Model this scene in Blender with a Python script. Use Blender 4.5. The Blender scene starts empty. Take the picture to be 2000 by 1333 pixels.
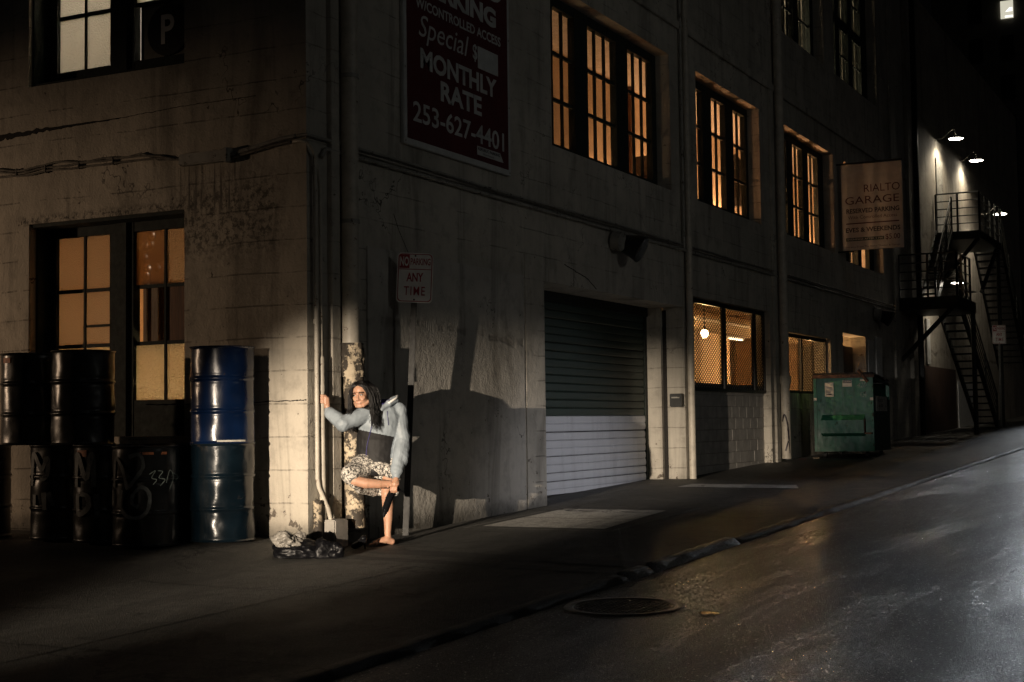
import bpy, bmesh, math, random
from mathutils import Vector, Matrix, noise
R = math.radians
random.seed(7)
SC = bpy.context.scene
COL = SC.collection

# ------------------------------------------------------------------ camera
cam_d = bpy.data.cameras.new('camera'); cam = bpy.data.objects.new('camera', cam_d); COL.objects.link(cam)
YAW, PITCH, ROLL = 0.47220908, 0.05646561, 0.01290339
CAMP = Vector((-11.0452, -7.7497, 0.98))
fw = Vector((math.cos(YAW)*math.cos(PITCH), math.sin(YAW)*math.cos(PITCH), math.sin(PITCH)))
rr = fw.cross(Vector((0, 0, 1))).normalized(); uu = rr.cross(fw)
RX = math.cos(ROLL)*rr - math.sin(ROLL)*uu; UX = math.sin(ROLL)*rr + math.cos(ROLL)*uu
cam.matrix_world = Matrix(((RX.x, UX.x, -fw.x, CAMP.x), (RX.y, UX.y, -fw.y, CAMP.y), (RX.z, UX.z, -fw.z, CAMP.z), (0, 0, 0, 1)))
cam_d.sensor_width = 36.0; cam_d.lens = 36.0*2850/2000; cam_d.clip_start = 0.1; cam_d.clip_end = 600
SC.camera = cam

# ------------------------------------------------------------------ world, moon, exposure
world = bpy.data.worlds.new('World'); SC.world = world; world.use_nodes = True
wn = world.node_tree; wn.nodes.clear()
sky = wn.nodes.new('ShaderNodeTexSky'); sky.sky_type = 'NISHITA'; sky.sun_disc = False
sky.sun_elevation = R(-4.0); sky.sun_rotation = R(200)
bg = wn.nodes.new('ShaderNodeBackground'); bg.inputs['Strength'].default_value = 0.05
wo = wn.nodes.new('ShaderNodeOutputWorld')
wn.links.new(sky.outputs[0], bg.inputs['Color']); wn.links.new(bg.outputs[0], wo.inputs['Surface'])
sd = bpy.data.lights.new('moon', 'SUN'); sd.energy = 0.01; sd.angle = R(0.5); sd.color = (1, .97, .92)
so = bpy.data.objects.new('moon', sd); COL.objects.link(so); so.rotation_euler = (R(50), 0, R(-40))
SC.view_settings.view_transform = 'Standard'; SC.view_settings.look = 'None'
SC.view_settings.exposure = 0.0; SC.view_settings.gamma = 1.0; SC.view_settings.use_curve_mapping = False
SC.cycles.use_denoising = True
try: SC.cycles.denoiser = 'OPENIMAGEDENOISE'
except Exception: pass
SC.cycles.max_bounces = 5; SC.cycles.diffuse_bounces = 3; SC.cycles.glossy_bounces = 3; SC.cycles.transparent_max_bounces = 8
SC.cycles.use_adaptive_sampling = True; SC.cycles.adaptive_threshold = 0.02
SC.cycles.sample_clamp_indirect = 4.0

def spot(name, loc, target, watts, col, angle, blend, radius):
    d = bpy.data.lights.new(name, 'SPOT'); d.energy = watts; d.color = col; d.spot_size = R(angle); d.spot_blend = blend; d.shadow_soft_size = radius
    o = bpy.data.objects.new(name, d); COL.objects.link(o); o.location = loc
    o.rotation_euler = (Vector(target)-Vector(loc)).to_track_quat('-Z', 'Y').to_euler()
    return o
def point(name, loc, watts, col, radius):
    d = bpy.data.lights.new(name, 'POINT'); d.energy = watts; d.color = col; d.shadow_soft_size = radius
    o = bpy.data.objects.new(name, d); COL.objects.link(o); o.location = loc
    return o
WARM = (1.0, .78, .50); SODIUM = (1.0, .62, .30); COOL = (.86, .93, 1.0)
# lamp beam from down the street on the left: it picks out the corner and the person
spot('left_spot', (-21.5, -3.75, 1.75), (0.7, -0.44, 0.46), 43000, (1.0, .83, .64), 9.0, 1.0, .05)
# added narrow beam with no lamp behind it, aimed to light the dumpster
spot('left_spot', (-21.5, -5.0, 1.35), (15.85, -.95, 1.30), 5000, (1.0, .96, .90), 3.5, 1.0, .10)
# sodium street lamp far along the left facade
spot('sodium_lamp', (-7.0, 15.0, 2.4), (0, 5.2, 1.7), 1900, (1.0, .69, .45), 32, 1.0, .15)
# street lamp on the other side of the alley, then an added fill
spot('alley_spot', (13.0, -17.0, 3.2), (6.6, 0, -.9), 4400, (.97, .95, 1.0), 23, 1.0, .15)
spot('alley_spot', (0.0, -19.0, 7.0), (9.0, 0, 2.0), 330, (1.0, 1.0, .92), 75, 1.0, .3)  # added wide fill that brightens the right wall, no lamp there
# headlamps of traffic at the top of the alley
spot('far_headlamp', (53.0, -.2, 3.6), (11.0, -4.6, 0.1), 5600, COOL, 8, 1.0, .25)

# ------------------------------------------------------------------ helpers
class MB:
    def __init__(s): s.v = []; s.f = []; s.m = []
    def add(s, vs, fs, mi=0):
        n = len(s.v); s.v += [Vector(p) for p in vs]; s.f += [[i+n for i in f] for f in fs]; s.m += [mi]*len(fs)
        return s
    def box(s, a, b, mi=0):
        x0, y0, z0 = a; x1, y1, z1 = b
        return s.add([(x0,y0,z0),(x1,y0,z0),(x1,y1,z0),(x0,y1,z0),(x0,y0,z1),(x1,y0,z1),(x1,y1,z1),(x0,y1,z1)],
                     [(0,3,2,1),(4,5,6,7),(0,1,5,4),(1,2,6,5),(2,3,7,6),(3,0,4,7)], mi)
    def bevbox(s, a, b, r, mi=0):
        bm = bmesh.new(); bmesh.ops.create_cube(bm, size=1)
        for v in bm.verts: v.co = Vector([a[i]+(b[i]-a[i])*(v.co[i]+.5) for i in range(3)])
        bmesh.ops.bevel(bm, geom=list(bm.edges), offset=r, segments=2, affect='EDGES')
        bm.verts.ensure_lookup_table()
        s.add([v.co.copy() for v in bm.verts], [[v.index for v in f.verts] for f in bm.faces], mi); bm.free(); return s
    def quad(s, *p, mi=0): return s.add(p, [tuple(range(len(p)))], mi)
    def tube(s, pts, rad, n=10, cap=True, mi=0, sq=None):
        pts = [Vector(p) for p in pts]; m = len(pts)
        if not hasattr(rad, '__len__'): rad = [rad]*m
        vs = []; up = None
        for i, p in enumerate(pts):
            t = (pts[min(i+1, m-1)]-pts[max(i-1, 0)]).normalized()
            if up is None:
                up = Vector((0,0,1)) if abs(t.z) < .9 else Vector((1,0,0))
            a = t.cross(up)
            if a.length < 1e-5: a = t.cross(Vector((0,1,0)))
            a.normalize(); b = a.cross(t).normalized(); up = b
            for k in range(n):
                q = 2*math.pi*k/n
                ka, kb = (sq if sq else (1, 1))
                vs.append(p+rad[i]*(ka*math.cos(q)*a+kb*math.sin(q)*b))
        fs = []
        for i in range(m-1):
            for k in range(n):
                k2 = (k+1) % n; fs.append((i*n+k, i*n+k2, (i+1)*n+k2, (i+1)*n+k))
        if cap: fs += [tuple(range(n))[::-1], tuple((m-1)*n+k for k in range(n))]
        return s.add(vs, fs, mi)
    def lathe(s, prof, n=32, c=(0,0,0), mi=0, cap=True):
        vs = []; m = len(prof)
        for r, z in prof:
            for k in range(n):
                q = 2*math.pi*k/n; vs.append((c[0]+r*math.cos(q), c[1]+r*math.sin(q), c[2]+z))
        fs = [(i*n+k, i*n+(k+1) % n, (i+1)*n+(k+1) % n, (i+1)*n+k) for i in range(m-1) for k in range(n)]
        if cap: fs += [tuple(range(n))[::-1], tuple((m-1)*n+k for k in range(n))]
        return s.add(vs, fs, mi)
    def cap(s, p0, p1, r0, r1, n=14):
        "tapered capsule, closed"
        p0 = Vector(p0); p1 = Vector(p1); d = (p1-p0); L = d.length; t = d.normalized() if L > 1e-6 else Vector((0,0,1))
        pts = []; rad = []
        for q in (-80, -50, -20): pts.append(p0+t*r0*math.sin(R(q))); rad.append(r0*math.cos(R(q)))
        for q in (20, 50, 80): pts.append(p1+t*r1*math.sin(R(q))); rad.append(r1*math.cos(R(q)))
        return s.tube(pts, rad, n)
    def chain(s, pts, rad, n=14):
        for i in range(len(pts)-1): s.cap(pts[i], pts[i+1], rad[i], rad[i+1], n)
        return s
    def ell(s, c, r, rot=None, n=20):
        vs = []; m = n//2; c = Vector(c)
        for i in range(m+1):
            th = math.pi*(i+.02)/(m+.04)
            for k in range(n):
                q = 2*math.pi*k/n
                v = Vector((r[0]*math.sin(th)*math.cos(q), r[1]*math.sin(th)*math.sin(q), r[2]*math.cos(th)))
                if rot is not None: v = rot @ v
                vs.append(c+v)
        fs = [(i*n+k, (i+1)*n+k, (i+1)*n+(k+1) % n, i*n+(k+1) % n) for i in range(m) for k in range(n)]
        fs += [tuple(range(n)), tuple(m*n+k for k in range(n))[::-1]]
        return s.add(vs, fs)
    def mesh(s, name, mats, smooth=False):
        me = bpy.data.meshes.new(name); me.from_pydata(s.v, [], s.f)
        if not isinstance(mats, (list, tuple)): mats = [mats]
        for m in mats: me.materials.append(m)
        for p, mi in zip(me.polygons, s.m): p.material_index = mi; p.use_smooth = smooth
        bm = bmesh.new(); bm.from_mesh(me); bmesh.ops.recalc_face_normals(bm, faces=bm.faces); bm.to_mesh(me); bm.free()
        return me
    def build(s, name, mats, parent=None, smooth=False, loc=None):
        o = bpy.data.objects.new(name, s.mesh(name, mats, smooth)); COL.objects.link(o)
        if parent is not None: o.parent = parent
        if loc is not None: o.location = loc
        return o
def smooth_angle(o, ang=40):
    me = o.data
    for p in me.polygons: p.use_smooth = True
    try: me.set_sharp_from_angle(angle=R(ang))
    except Exception: pass
    return o
def tag(o, label=None, cat=None, group=None, kind=None):
    if label: o['label'] = label
    if cat: o['category'] = cat
    if group: o['group'] = group
    if kind: o['kind'] = kind
    return o
def empty(name, loc=(0,0,0), rz=0, label=None, cat=None, group=None, parent=None):
    o = bpy.data.objects.new(name, None); COL.objects.link(o); o.location = loc; o.rotation_euler = (0,0,rz)
    o.empty_display_size = .2
    if parent is not None: o.parent = parent
    return tag(o, label, cat, group)
def copy_tree(o, parent=None):
    c = o.copy(); COL.objects.link(c)
    c.parent = parent
    for ch in list(o.children): copy_tree(ch, c)
    return c
def inst(o, parent, loc=None, mat=None):
    c = o.copy(); COL.objects.link(c); c.parent = parent
    if loc is not None: c.location = loc
    return c
def text(name, s, rect, to3d, mat, parent, bold=0.0, shear=0.0, space=1.0):
    "flat lettering fitted into rect=(u0,v0,u1,v1); to3d maps (u,v) to a point"
    cu = bpy.data.curves.new('t', 'FONT'); cu.body = s; cu.size = 1; cu.offset = bold; cu.shear = shear; cu.space_character = space; cu.resolution_u = 3
    t = bpy.data.objects.new('t', cu); COL.objects.link(t)
    dg = bpy.context.evaluated_depsgraph_get(); me = bpy.data.meshes.new_from_object(t.evaluated_get(dg))
    bpy.data.objects.remove(t); me.name = name
    xs = [v.co.x for v in me.vertices]; ys = [v.co.y for v in me.vertices]
    x0, x1, y0, y1 = min(xs), max(xs), min(ys), max(ys)
    for v in me.vertices:
        u = rect[0]+(rect[2]-rect[0])*(v.co.x-x0)/(x1-x0); w = rect[1]+(rect[3]-rect[1])*(v.co.y-y0)/(y1-y0)
        v.co = Vector(to3d(u, w))
    me.materials.clear(); me.materials.append(mat)
    o = bpy.data.objects.new(name, me); COL.objects.link(o); o.parent = parent
    return o

# ------------------------------------------------------------------ materials
class NT:
    def __init__(s, name):
        s.mat = bpy.data.materials.new(name); s.mat.use_nodes = True; s.t = s.mat.node_tree; s.t.nodes.clear()
        s.out = s.t.nodes.new('ShaderNodeOutputMaterial'); s.b = s.t.nodes.new('ShaderNodeBsdfPrincipled')
        s.t.links.new(s.b.outputs[0], s.out.inputs[0])
        s.pos = s.t.nodes.new('ShaderNodeNewGeometry').outputs['Position']
    def n(s, typ, **kw):
        nd = s.t.nodes.new('ShaderNode'+typ)
        for k, v in kw.items():
            if k.startswith('_'): setattr(nd, k[1:], v)
            else: s.set(nd.inputs[k], v)
        return nd
    def set(s, sock, v):
        if isinstance(v, bpy.types.NodeSocket): s.t.links.new(v, sock)
        elif isinstance(v, (tuple, list)) and len(v) == 3 and sock.type == 'RGBA': sock.default_value = (*v, 1)
        else: sock.default_value = v
    def m(s, op, a, b=None, c=None, clamp=False):
        nd = s.t.nodes.new('ShaderNodeMath'); nd.operation = op; nd.use_clamp = clamp
        for i, v in enumerate((a, b, c)):
            if v is not None: s.set(nd.inputs[i], v)
        return nd.outputs[0]
    def noise(s, scale, detail=4, rough=.6, vec=None, dist=0):
        nd = s.n('TexNoise', Scale=scale, Detail=detail, Roughness=rough, Distortion=dist); s.t.links.new(vec or s.pos, nd.inputs['Vector']); return nd.outputs['Fac']
    def vec(s, sc=(1,1,1), off=(0,0,0), src=None):
        nd = s.n('Mapping', Scale=sc, Location=off); s.t.links.new(src or s.pos, nd.inputs['Vector']); return nd.outputs[0]
    def ramp(s, f, a, b, lo=0, hi=1):
        nd = s.n('MapRange', Value=f); nd.interpolation_type = 'SMOOTHSTEP'
        for k, v in (('From Min', a), ('From Max', b), ('To Min', lo), ('To Max', hi)): s.set(nd.inputs[k], v)
        return nd.outputs[0]
    def mix(s, f, a, b):
        nd = s.t.nodes.new('ShaderNodeMix'); nd.data_type = 'RGBA'; s.set(nd.inputs[0], f); s.set(nd.inputs[6], a); s.set(nd.inputs[7], b); return nd.outputs[2]
    def sep(s):
        nd = s.n('SeparateXYZ'); s.t.links.new(s.pos, nd.inputs[0]); return nd.outputs
    def bump(s, h, strength=.3, dist=.02):
        nd = s.n('Bump', Height=h, Strength=strength, Distance=dist); s.t.links.new(nd.outputs[0], s.b.inputs['Normal'])
    def fin(s, col=None, rough=None, metal=None, **kw):
        if col is not None: s.set(s.b.inputs['Base Color'], col)
        if rough is not None: s.set(s.b.inputs['Roughness'], rough)
        if metal is not None: s.set(s.b.inputs['Metallic'], metal)
        for k, v in kw.items(): s.set(s.b.inputs[k], v)
        return s.mat
def simple(name, col, rough=.5, metal=0, var=.25, scale=6, bump=.15, bscale=30, rust=None, rustamt=.0, **kw):
    t = NT(name)
    f = t.noise(scale, 3, .65)
    c = t.mix(t.ramp(f, .3, .75), tuple(x*(1-var) for x in col), tuple(min(1, x*(1+var)) for x in col))
    rg = t.m('ADD', t.m('MULTIPLY', t.noise(scale*2.3, 3), .25), rough-.12, clamp=True)
    if rust:
        mk = t.ramp(t.noise(scale*1.7, 4, .75), .62-rustamt, .70-rustamt); c = t.mix(mk, c, rust)
        rg = t.m('MAXIMUM', rg, t.m('MULTIPLY', mk, .8))
    if bump: t.bump(t.noise(bscale, 2, .65), bump, .01)
    return t.fin(c, rg, metal, **kw)

def wall_mat(name, paint=(.50,.465,.40), chips=1.0, course=.305, left=False):
    t = NT(name); x, y, z = t.sep()
    big = t.noise(.8, 3, .62); mid = t.noise(4.2, 4, .70); fine = t.noise(46, 2, .7)
    c = t.mix(t.ramp(big, .3, .7), tuple(v*.78 for v in paint), tuple(v*1.08 for v in paint))
    c = t.mix(t.m('MULTIPLY', t.ramp(mid, .46, .70), .50), c, tuple(v*.50 for v in paint))
    st = t.noise(1.0, 4, .7, vec=t.vec((2.3, 2.3, .30)), dist=.7)      # vertical dirt streaks
    c = t.mix(t.m('MULTIPLY', t.ramp(st, .47, .72), .52), c, (.085, .077, .062))
    # formwork courses, broken and uneven
    zz = t.m('ADD', t.m('DIVIDE', z, course), t.m('MULTIPLY', big, .22))
    fr = t.m('ABSOLUTE', t.m('SUBTRACT', t.m('FRACT', zz), .5))
    lines = t.m('MULTIPLY', t.ramp(fr, .474, .494), t.ramp(st, .40, .60))
    c = t.mix(t.m('MULTIPLY', lines, .42), c, (.09, .08, .065))
    # wandering cracks
    vo = t.n('TexVoronoi', Scale=.55, Randomness=1.0); vo.feature = 'DISTANCE_TO_EDGE'
    dv = t.n('VectorMath'); dv.operation = 'ADD'; t.t.links.new(t.pos, dv.inputs[0])
    nv = t.n('TexNoise', Scale=3.0, Detail=3.0, Roughness=.75); t.t.links.new(t.pos, nv.inputs['Vector'])
    sc = t.n('VectorMath'); sc.operation = 'SCALE'; t.t.links.new(nv.outputs['Color'], sc.inputs[0]); sc.inputs['Scale'].default_value = .8
    t.t.links.new(sc.outputs[0], dv.inputs[1]); t.t.links.new(dv.outputs[0], vo.inputs['Vector'])
    crk = t.m('MULTIPLY', t.ramp(vo.outputs['Distance'], .007, .002), t.ramp(big, .50, .62))
    c = t.mix(t.m('MULTIPLY', crk, .85), c, (.04, .035, .03))
    # paint chips, thicker near the ground
    low = t.ramp(z, .75, -.1)
    ch = t.noise(8.5, 4, .66)
    thr = t.m('SUBTRACT', .685, t.m('MULTIPLY', low, .11*chips))
    chip = t.ramp(t.m('SUBTRACT', ch, thr), 0, .012)
    c = t.mix(chip, c, t.mix(fine, (.03, .026, .022), (.19, .155, .12)))
    ft = t.ramp(t.m('ADD', z, t.m('MULTIPLY', mid, .35)), .36, .12)   # splash band
    c = t.mix(t.m('MULTIPLY', ft, .80), c, (.05, .047, .038))
    if left:
        def rng(s, a, b, w): return t.m('MULTIPLY', t.ramp(s, a-w, a+w), t.ramp(s, b+w, b-w))
        m1 = t.m('MULTIPLY', rng(y, .30, 1.52, .16), rng(z, 2.62, 3.35, .20))
        sp = t.ramp(t.noise(14, 5, .8), .46, .58)
        m2 = t.m('MULTIPLY', rng(y, .75, 1.5, .1), rng(z, 3.0, 3.52, .12))
        sk = t.ramp(t.noise(1.0, 3, .6, vec=t.vec((26, 26, 1.2))), .46, .64)
        m3 = t.m('MULTIPLY', rng(y, 1.35, 3.6, .12), t.m('MULTIPLY', rng(z, 3.08, 3.16, .05), sp))
        c = t.mix(t.m('MULTIPLY', t.m('MAXIMUM', t.m('MULTIPLY', m1, sp), t.m('MULTIPLY', m2, sk)), .80), c, (.035, .032, .026))
        c = t.mix(m3, c, (.03, .028, .024))
    h = t.m('ADD', t.m('MULTIPLY', fine, .35), t.m('ADD', mid, t.m('MULTIPLY', lines, -.7)))
    t.bump(h, .8, .02)
    return t.fin(c, .82)

M = {}
M['wall'] = wall_mat('painted_concrete_right')
M['wall_left'] = wall_mat('painted_concrete_left', paint=(.53,.475,.39), left=True)
M['infill'] = wall_mat('painted_plaster_panel', paint=(.50,.475,.43), course=2.2, chips=.7)
M['block'] = simple('painted_block', (.42,.40,.375), .85, var=.16, scale=5, bump=.5, bscale=45)
M['mortar'] = simple('painted_mortar', (.25,.235,.21), .9, var=.3, bump=.4)
M['green_frame'] = simple('dark_green_paint', (.014,.020,.017), .85, var=.4, scale=9, bump=.25, bscale=60)
M['black_metal'] = simple('black_painted_steel', (.012,.013,.013), .45, var=.3, scale=12, bump=.2)
M['stair_metal'] = simple('stair_steel', (.02,.022,.02), .5, var=.3, scale=12, bump=.2)
M['pipe'] = simple('painted_pipe', (.47,.43,.36), .5, var=.16, scale=7, bump=.2, rust=(.10,.055,.03), rustamt=.0)
M['pipe_peel'] = simple('peeling_pipe', (.46,.38,.27), .7, var=.3, scale=3.4, bump=.6, bscale=22, rust=(.040,.032,.024), rustamt=.19)
M['grey_pipe'] = simple('grey_conduit', (.30,.29,.26), .55, var=.2, bump=.2, rust=(.06,.045,.035), rustamt=.06)
M['cable'] = simple('old_cable', (.16,.145,.12), .7, var=.4, scale=14, bump=.4)
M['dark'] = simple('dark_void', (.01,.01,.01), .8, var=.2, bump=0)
M['crack'] = simple('crack_black', (.018,.016,.014), .95, var=.4, scale=30, bump=.6)
M['white_paint'] = simple('white_paint', (.62,.61,.58), .55, var=.12, scale=9, bump=.1)
M['banner_white'] = simple('banner_white', (.52,.53,.52), .7, var=.12, scale=5, bump=.03)
M['sign_red'] = simple('sign_red', (.085,.010,.013), .75, var=.14, scale=3, bump=.03)
M['sign_white'] = simple('sign_white', (.76,.75,.72), .42, var=.1, scale=5, bump=.03)
M['letter_red'] = simple('letter_red', (.36,.035,.045), .45, var=.15, bump=0)
M['letter_dark'] = simple('letter_dark', (.03,.022,.03), .5, var=.2, bump=0)
M['letter_maroon'] = simple('letter_maroon', (.07,.012,.018), .5, var=.2, bump=0)
M['letter_green'] = simple('letter_green', (.012,.045,.03), .5, var=.2, bump=0)
M['number'] = simple('number_black', (.02,.02,.02), .5, bump=0)
M['skin'] = None
M['jacket_dark'] = simple('dark_coat_cloth', (.02,.018,.016), .85, bump=.3)
M['sign_board'] = simple('grey_sign_board', (.17,.17,.145), .6, var=.2, bump=.05)

def door_mat(name, col, grime):
    t = NT(name); x, y, z = t.sep()
    st = t.noise(1.0, 5, .65, vec=t.vec((5, 5, .6)))
    c = t.mix(t.m('MULTIPLY', t.ramp(st, .42, .75), .55), col, grime)
    c = t.mix(t.m('MULTIPLY', t.ramp(t.noise(7, 7, .7), .58, .72), .5), c, tuple(v*1.35+.02 for v in col))
    t.bump(t.noise(9, 4), .12, .01)
    return t.fin(c, .52)
M['door_green'] = door_mat('door_green_paint', (.018,.035,.027), (.011,.017,.014))
M['door_white'] = door_mat('door_white_paint', (.52,.53,.56), (.34,.34,.36))

# glass
def glass_mat(name, tint, diff, wire=None, rough=.05, cell=70):
    t = NT(name); tr = t.n('BsdfTransparent'); gl = t.n('BsdfGlossy', Roughness=rough); gl.inputs['Color'].default_value = (.9,.9,.9,1)
    lwn = t.n('LayerWeight', Blend=.5).outputs['Facing']
    f = t.m('ADD', .035, t.m('MULTIPLY', t.m('POWER', lwn, 5.0), .6))
    tr.inputs['Color'].default_value = (*tint, 1)
    sh = tr.outputs[0]
    if wire:
        vo = t.n('TexVoronoi', Scale=cell); t.t.links.new(t.pos, vo.inputs['Vector'])
        cellf = t.ramp(vo.outputs['Distance'], .18, .55)
        tl = t.n('BsdfTranslucent'); tl.inputs['Color'].default_value = (*diff, 1)
        tc = t.mix(cellf, tint, tuple(v*.45 for v in tint)); t.set(tr.inputs['Color'], tc)
        mx = t.n('MixShader', Fac=wire); t.t.links.new(sh, mx.inputs[1]); t.t.links.new(tl.outputs[0], mx.inputs[2]); sh = mx.outputs[0]
        bn = t.n('Bump', Height=cellf, Strength=.6, Distance=.01); t.t.links.new(bn.outputs[0], gl.inputs['Normal']); t.t.links.new(bn.outputs[0], tl.inputs['Normal'])
    m2 = t.n('MixShader', Fac=f); t.t.links.new(sh, m2.inputs[1]); t.t.links.new(gl.outputs[0], m2.inputs[2])
    t.t.links.new(m2.outputs[0], t.out.inputs[0])
    return t.mat
M['glass'] = glass_mat('clear_glass', (.80,.80,.78), (0,0,0))
M['wired'] = glass_mat('wired_glass', (.62,.58,.52), (.55,.52,.48), .45, .12)
M['frosted'] = glass_mat('frosted_glass', (.30,.29,.27), (.80,.76,.66), .80, .2, 42)
M['brown_glass'] = glass_mat('dirty_brown_glass', (.30,.25,.19), (.42,.34,.25), .75, .25, 9)
M['interior'] = simple('interior_plaster', (.72,.58,.42), .85, var=.12, scale=2, bump=.1)
M['interior_dark'] = simple('interior_brick', (.26,.17,.10), .85, var=.3, scale=3, bump=.2)
M['interior_white'] = simple('interior_white', (.62,.60,.56), .8, var=.12, bump=.1)
M['plywood'] = None
def wood(name, a, b, axis=(1.5, 22, 1.5), sc=2.2):
    t = NT(name); f = t.noise(sc, 6, .65, vec=t.vec(axis), dist=1.2)
    c = t.mix(t.ramp(f, .3, .7), a, b); t.bump(f, .15, .01)
    return t.fin(c, .75)
M['plywood'] = wood('plywood', (.09,.055,.03), (.26,.17,.10), (3, 3, 9), 2.6)
M['board'] = wood('brown_board', (.06,.028,.014), (.16,.075,.035), (14, 14, 1), 1.6)
M['pale_board'] = wood('pale_board', (.16,.11,.07), (.32,.23,.15), (16, 16, 1.2), 1.6)

def emit(name, col, s):
    t = NT(name); e = t.n('Emission', Strength=s); e.inputs['Color'].default_value = (*col, 1); t.t.links.new(e.outputs[0], t.out.inputs[0]); return t.mat
M['bulb_warm'] = emit('bulb_warm', (1, .72, .38), 60)
M['bulb_white'] = emit('bulb_white', (1, .90, .74), 40)
M['tube_warm'] = emit('tube_warm', (1, .82, .52), 8)

# ground
def ground_mat(name, a, b, rough, spark, wet=False):
    t = NT(name)
    big = t.noise(.7, 4, .65); mid = t.noise(5, 3, .7)
    vg = t.n('TexVoronoi', Scale=120 if wet else 100); t.t.links.new(t.pos, vg.inputs['Vector'])
    grit = vg.outputs['Distance']; gc = t.n('SeparateColor'); t.t.links.new(vg.outputs['Color'], gc.inputs[0])
    c = t.mix(t.ramp(big, .3, .7), a, b)
    c = t.mix(t.m('MULTIPLY', t.ramp(gc.outputs[0], .55, 1.0), .6), c, tuple(v*2.2 for v in b))
    c = t.mix(t.m('MULTIPLY', t.ramp(mid, .50, .70), .5), c, tuple(v*.5 for v in a))
    if wet:
        vs_ = t.n('TexVoronoi', Scale=58); t.t.links.new(t.pos, vs_.inputs['Vector']); g2 = t.n('SeparateColor'); t.t.links.new(vs_.outputs['Color'], g2.inputs[0])
        glint = t.m('MULTIPLY', t.ramp(g2.outputs[0], .90, .93), t.ramp(vs_.outputs['Distance'], .38, .25))
        c = t.mix(glint, c, (.55, .55, .53))  # wet glints painted into the base colour as pale specks
    vo = t.n('TexVoronoi', Scale=.35, Randomness=1.0); vo.feature = 'DISTANCE_TO_EDGE'
    dv = t.n('VectorMath'); dv.operation = 'ADD'; t.t.links.new(t.pos, dv.inputs[0])
    nv = t.n('TexNoise', Scale=1.6, Detail=4.0, Roughness=.7); t.t.links.new(t.pos, nv.inputs['Vector'])
    sc = t.n('VectorMath'); sc.operation = 'SCALE'; t.t.links.new(nv.outputs['Color'], sc.inputs[0]); sc.inputs['Scale'].default_value = 1.2
    t.t.links.new(sc.outputs[0], dv.inputs[1]); t.t.links.new(dv.outputs[0], vo.inputs['Vector'])
    crk = t.m('MULTIPLY', t.ramp(vo.outputs['Distance'], .012, .003), t.ramp(big, .44, .58))
    c = t.mix(crk, c, (.010, .010, .009))
    wear = t.noise(1.0, 4, .68, vec=t.vec((.30, 1.5, 1)), dist=.5)
    c = t.mix(t.m('MULTIPLY', t.ramp(wear, .42, .62), .55), c, tuple(v*.45 for v in a))
    pud = t.ramp(wear, .40, .64)
    if wet:
        rg = t.m('ADD', t.m('MULTIPLY', t.m('SUBTRACT', 1.0, pud), .20), t.m('ADD', t.m('MULTIPLY', gc.outputs[1], .26), rough-.12), clamp=True)
    else:
        rg = t.m('SUBTRACT', t.m('ADD', rough, t.m('MULTIPLY', mid, .18)), t.m('MULTIPLY', pud, .08), clamp=True)
    h = t.m('ADD', t.m('MULTIPLY', grit, -spark), t.m('ADD', t.m('MULTIPLY', mid, .6), t.m('MULTIPLY', gc.outputs[1], .5*spark)))
    t.bump(h, .8, .008)
    return t.fin(c, rg)
M['walk'] = ground_mat('pavement_concrete', (.034,.033,.030), (.064,.062,.056), .58, .9)
M['road'] = ground_mat('wet_asphalt', (.009,.009,.010), (.018,.018,.019), .30, 1.5, True)
M['patch'] = ground_mat('dark_paving', (.018,.018,.017), (.03,.03,.028), .6, .8)
M['plate'] = ground_mat('concrete_plate', (.34,.33,.31), (.46,.45,.42), .7, .6)
M['kerb'] = ground_mat('kerb_concrete', (.20,.205,.20), (.32,.325,.32), .5, .8)
M['iron'] = simple('cast_iron', (.16,.16,.155), .36, .9, var=.3, scale=18, bump=.5, bscale=60)
t = NT('puddle_water'); M['puddle'] = t.fin((.010,.010,.011), .03)
M['rim'] = ground_mat('worn_rim', (.09,.088,.08), (.14,.136,.125), .75, .8)
M['stripe'] = ground_mat('worn_white_stripe', (.30,.29,.28), (.48,.47,.44), .7, .8)

def rust_paint(name, col, rough, rust, amt, sc=5):
    t = NT(name); tc = t.n('TexCoord').outputs['Object']
    n1 = t.noise(sc, 5, .74, vec=tc); n2 = t.noise(sc*.5, 2, .6, vec=tc)
    c = t.mix(t.ramp(n2, .3, .7), tuple(v*.65 for v in col), tuple(v*1.25 for v in col))
    mk = t.ramp(n1, .64-amt, .70-amt); c = t.mix(mk, c, rust)
    sm = t.ramp(t.noise(1.0, 4, .6, vec=t.vec((9, 9, .8), src=tc)), .5, .75)
    c = t.mix(t.m('MULTIPLY', sm, .4), c, (.02,.02,.018))
    rg = t.m('ADD', t.m('MULTIPLY', n2, .22), t.m('ADD', rough-.1, t.m('MULTIPLY', mk, .45)), clamp=True)
    t.bump(t.m('ADD', t.m('MULTIPLY', n2, 2.5), t.m('MULTIPLY', n1, .4)), .22, .03)
    return t.fin(c, rg)
M['drum_blue'] = rust_paint('drum_blue', (.004,.015,.055), .24, (.05,.028,.016), -.02)
M['drum_navy'] = rust_paint('drum_faded', (.004,.010,.016), .25, (.04,.024,.015), .01)
M['drum_black'] = rust_paint('drum_black', (.012,.013,.014), .30, (.03,.02,.014), .0)
M['drum_rust'] = simple('drum_rusty_rim', (.09,.05,.03), .7, var=.4, scale=20, bump=.4)
M['spray'] = simple('spray_paint', (.12,.13,.128), .6, var=.35, scale=18, bump=0)
M['chalk'] = simple('chalk', (.24,.29,.27), .8, var=.3, scale=30, bump=0)
M['sticker'] = simple('paper_sticker', (.58,.55,.48), .6, var=.15, scale=14, bump=.05)
M['sticker_orange'] = simple('orange_sticker', (.40,.14,.06), .6, var=.4, scale=24, bump=.05)
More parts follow.
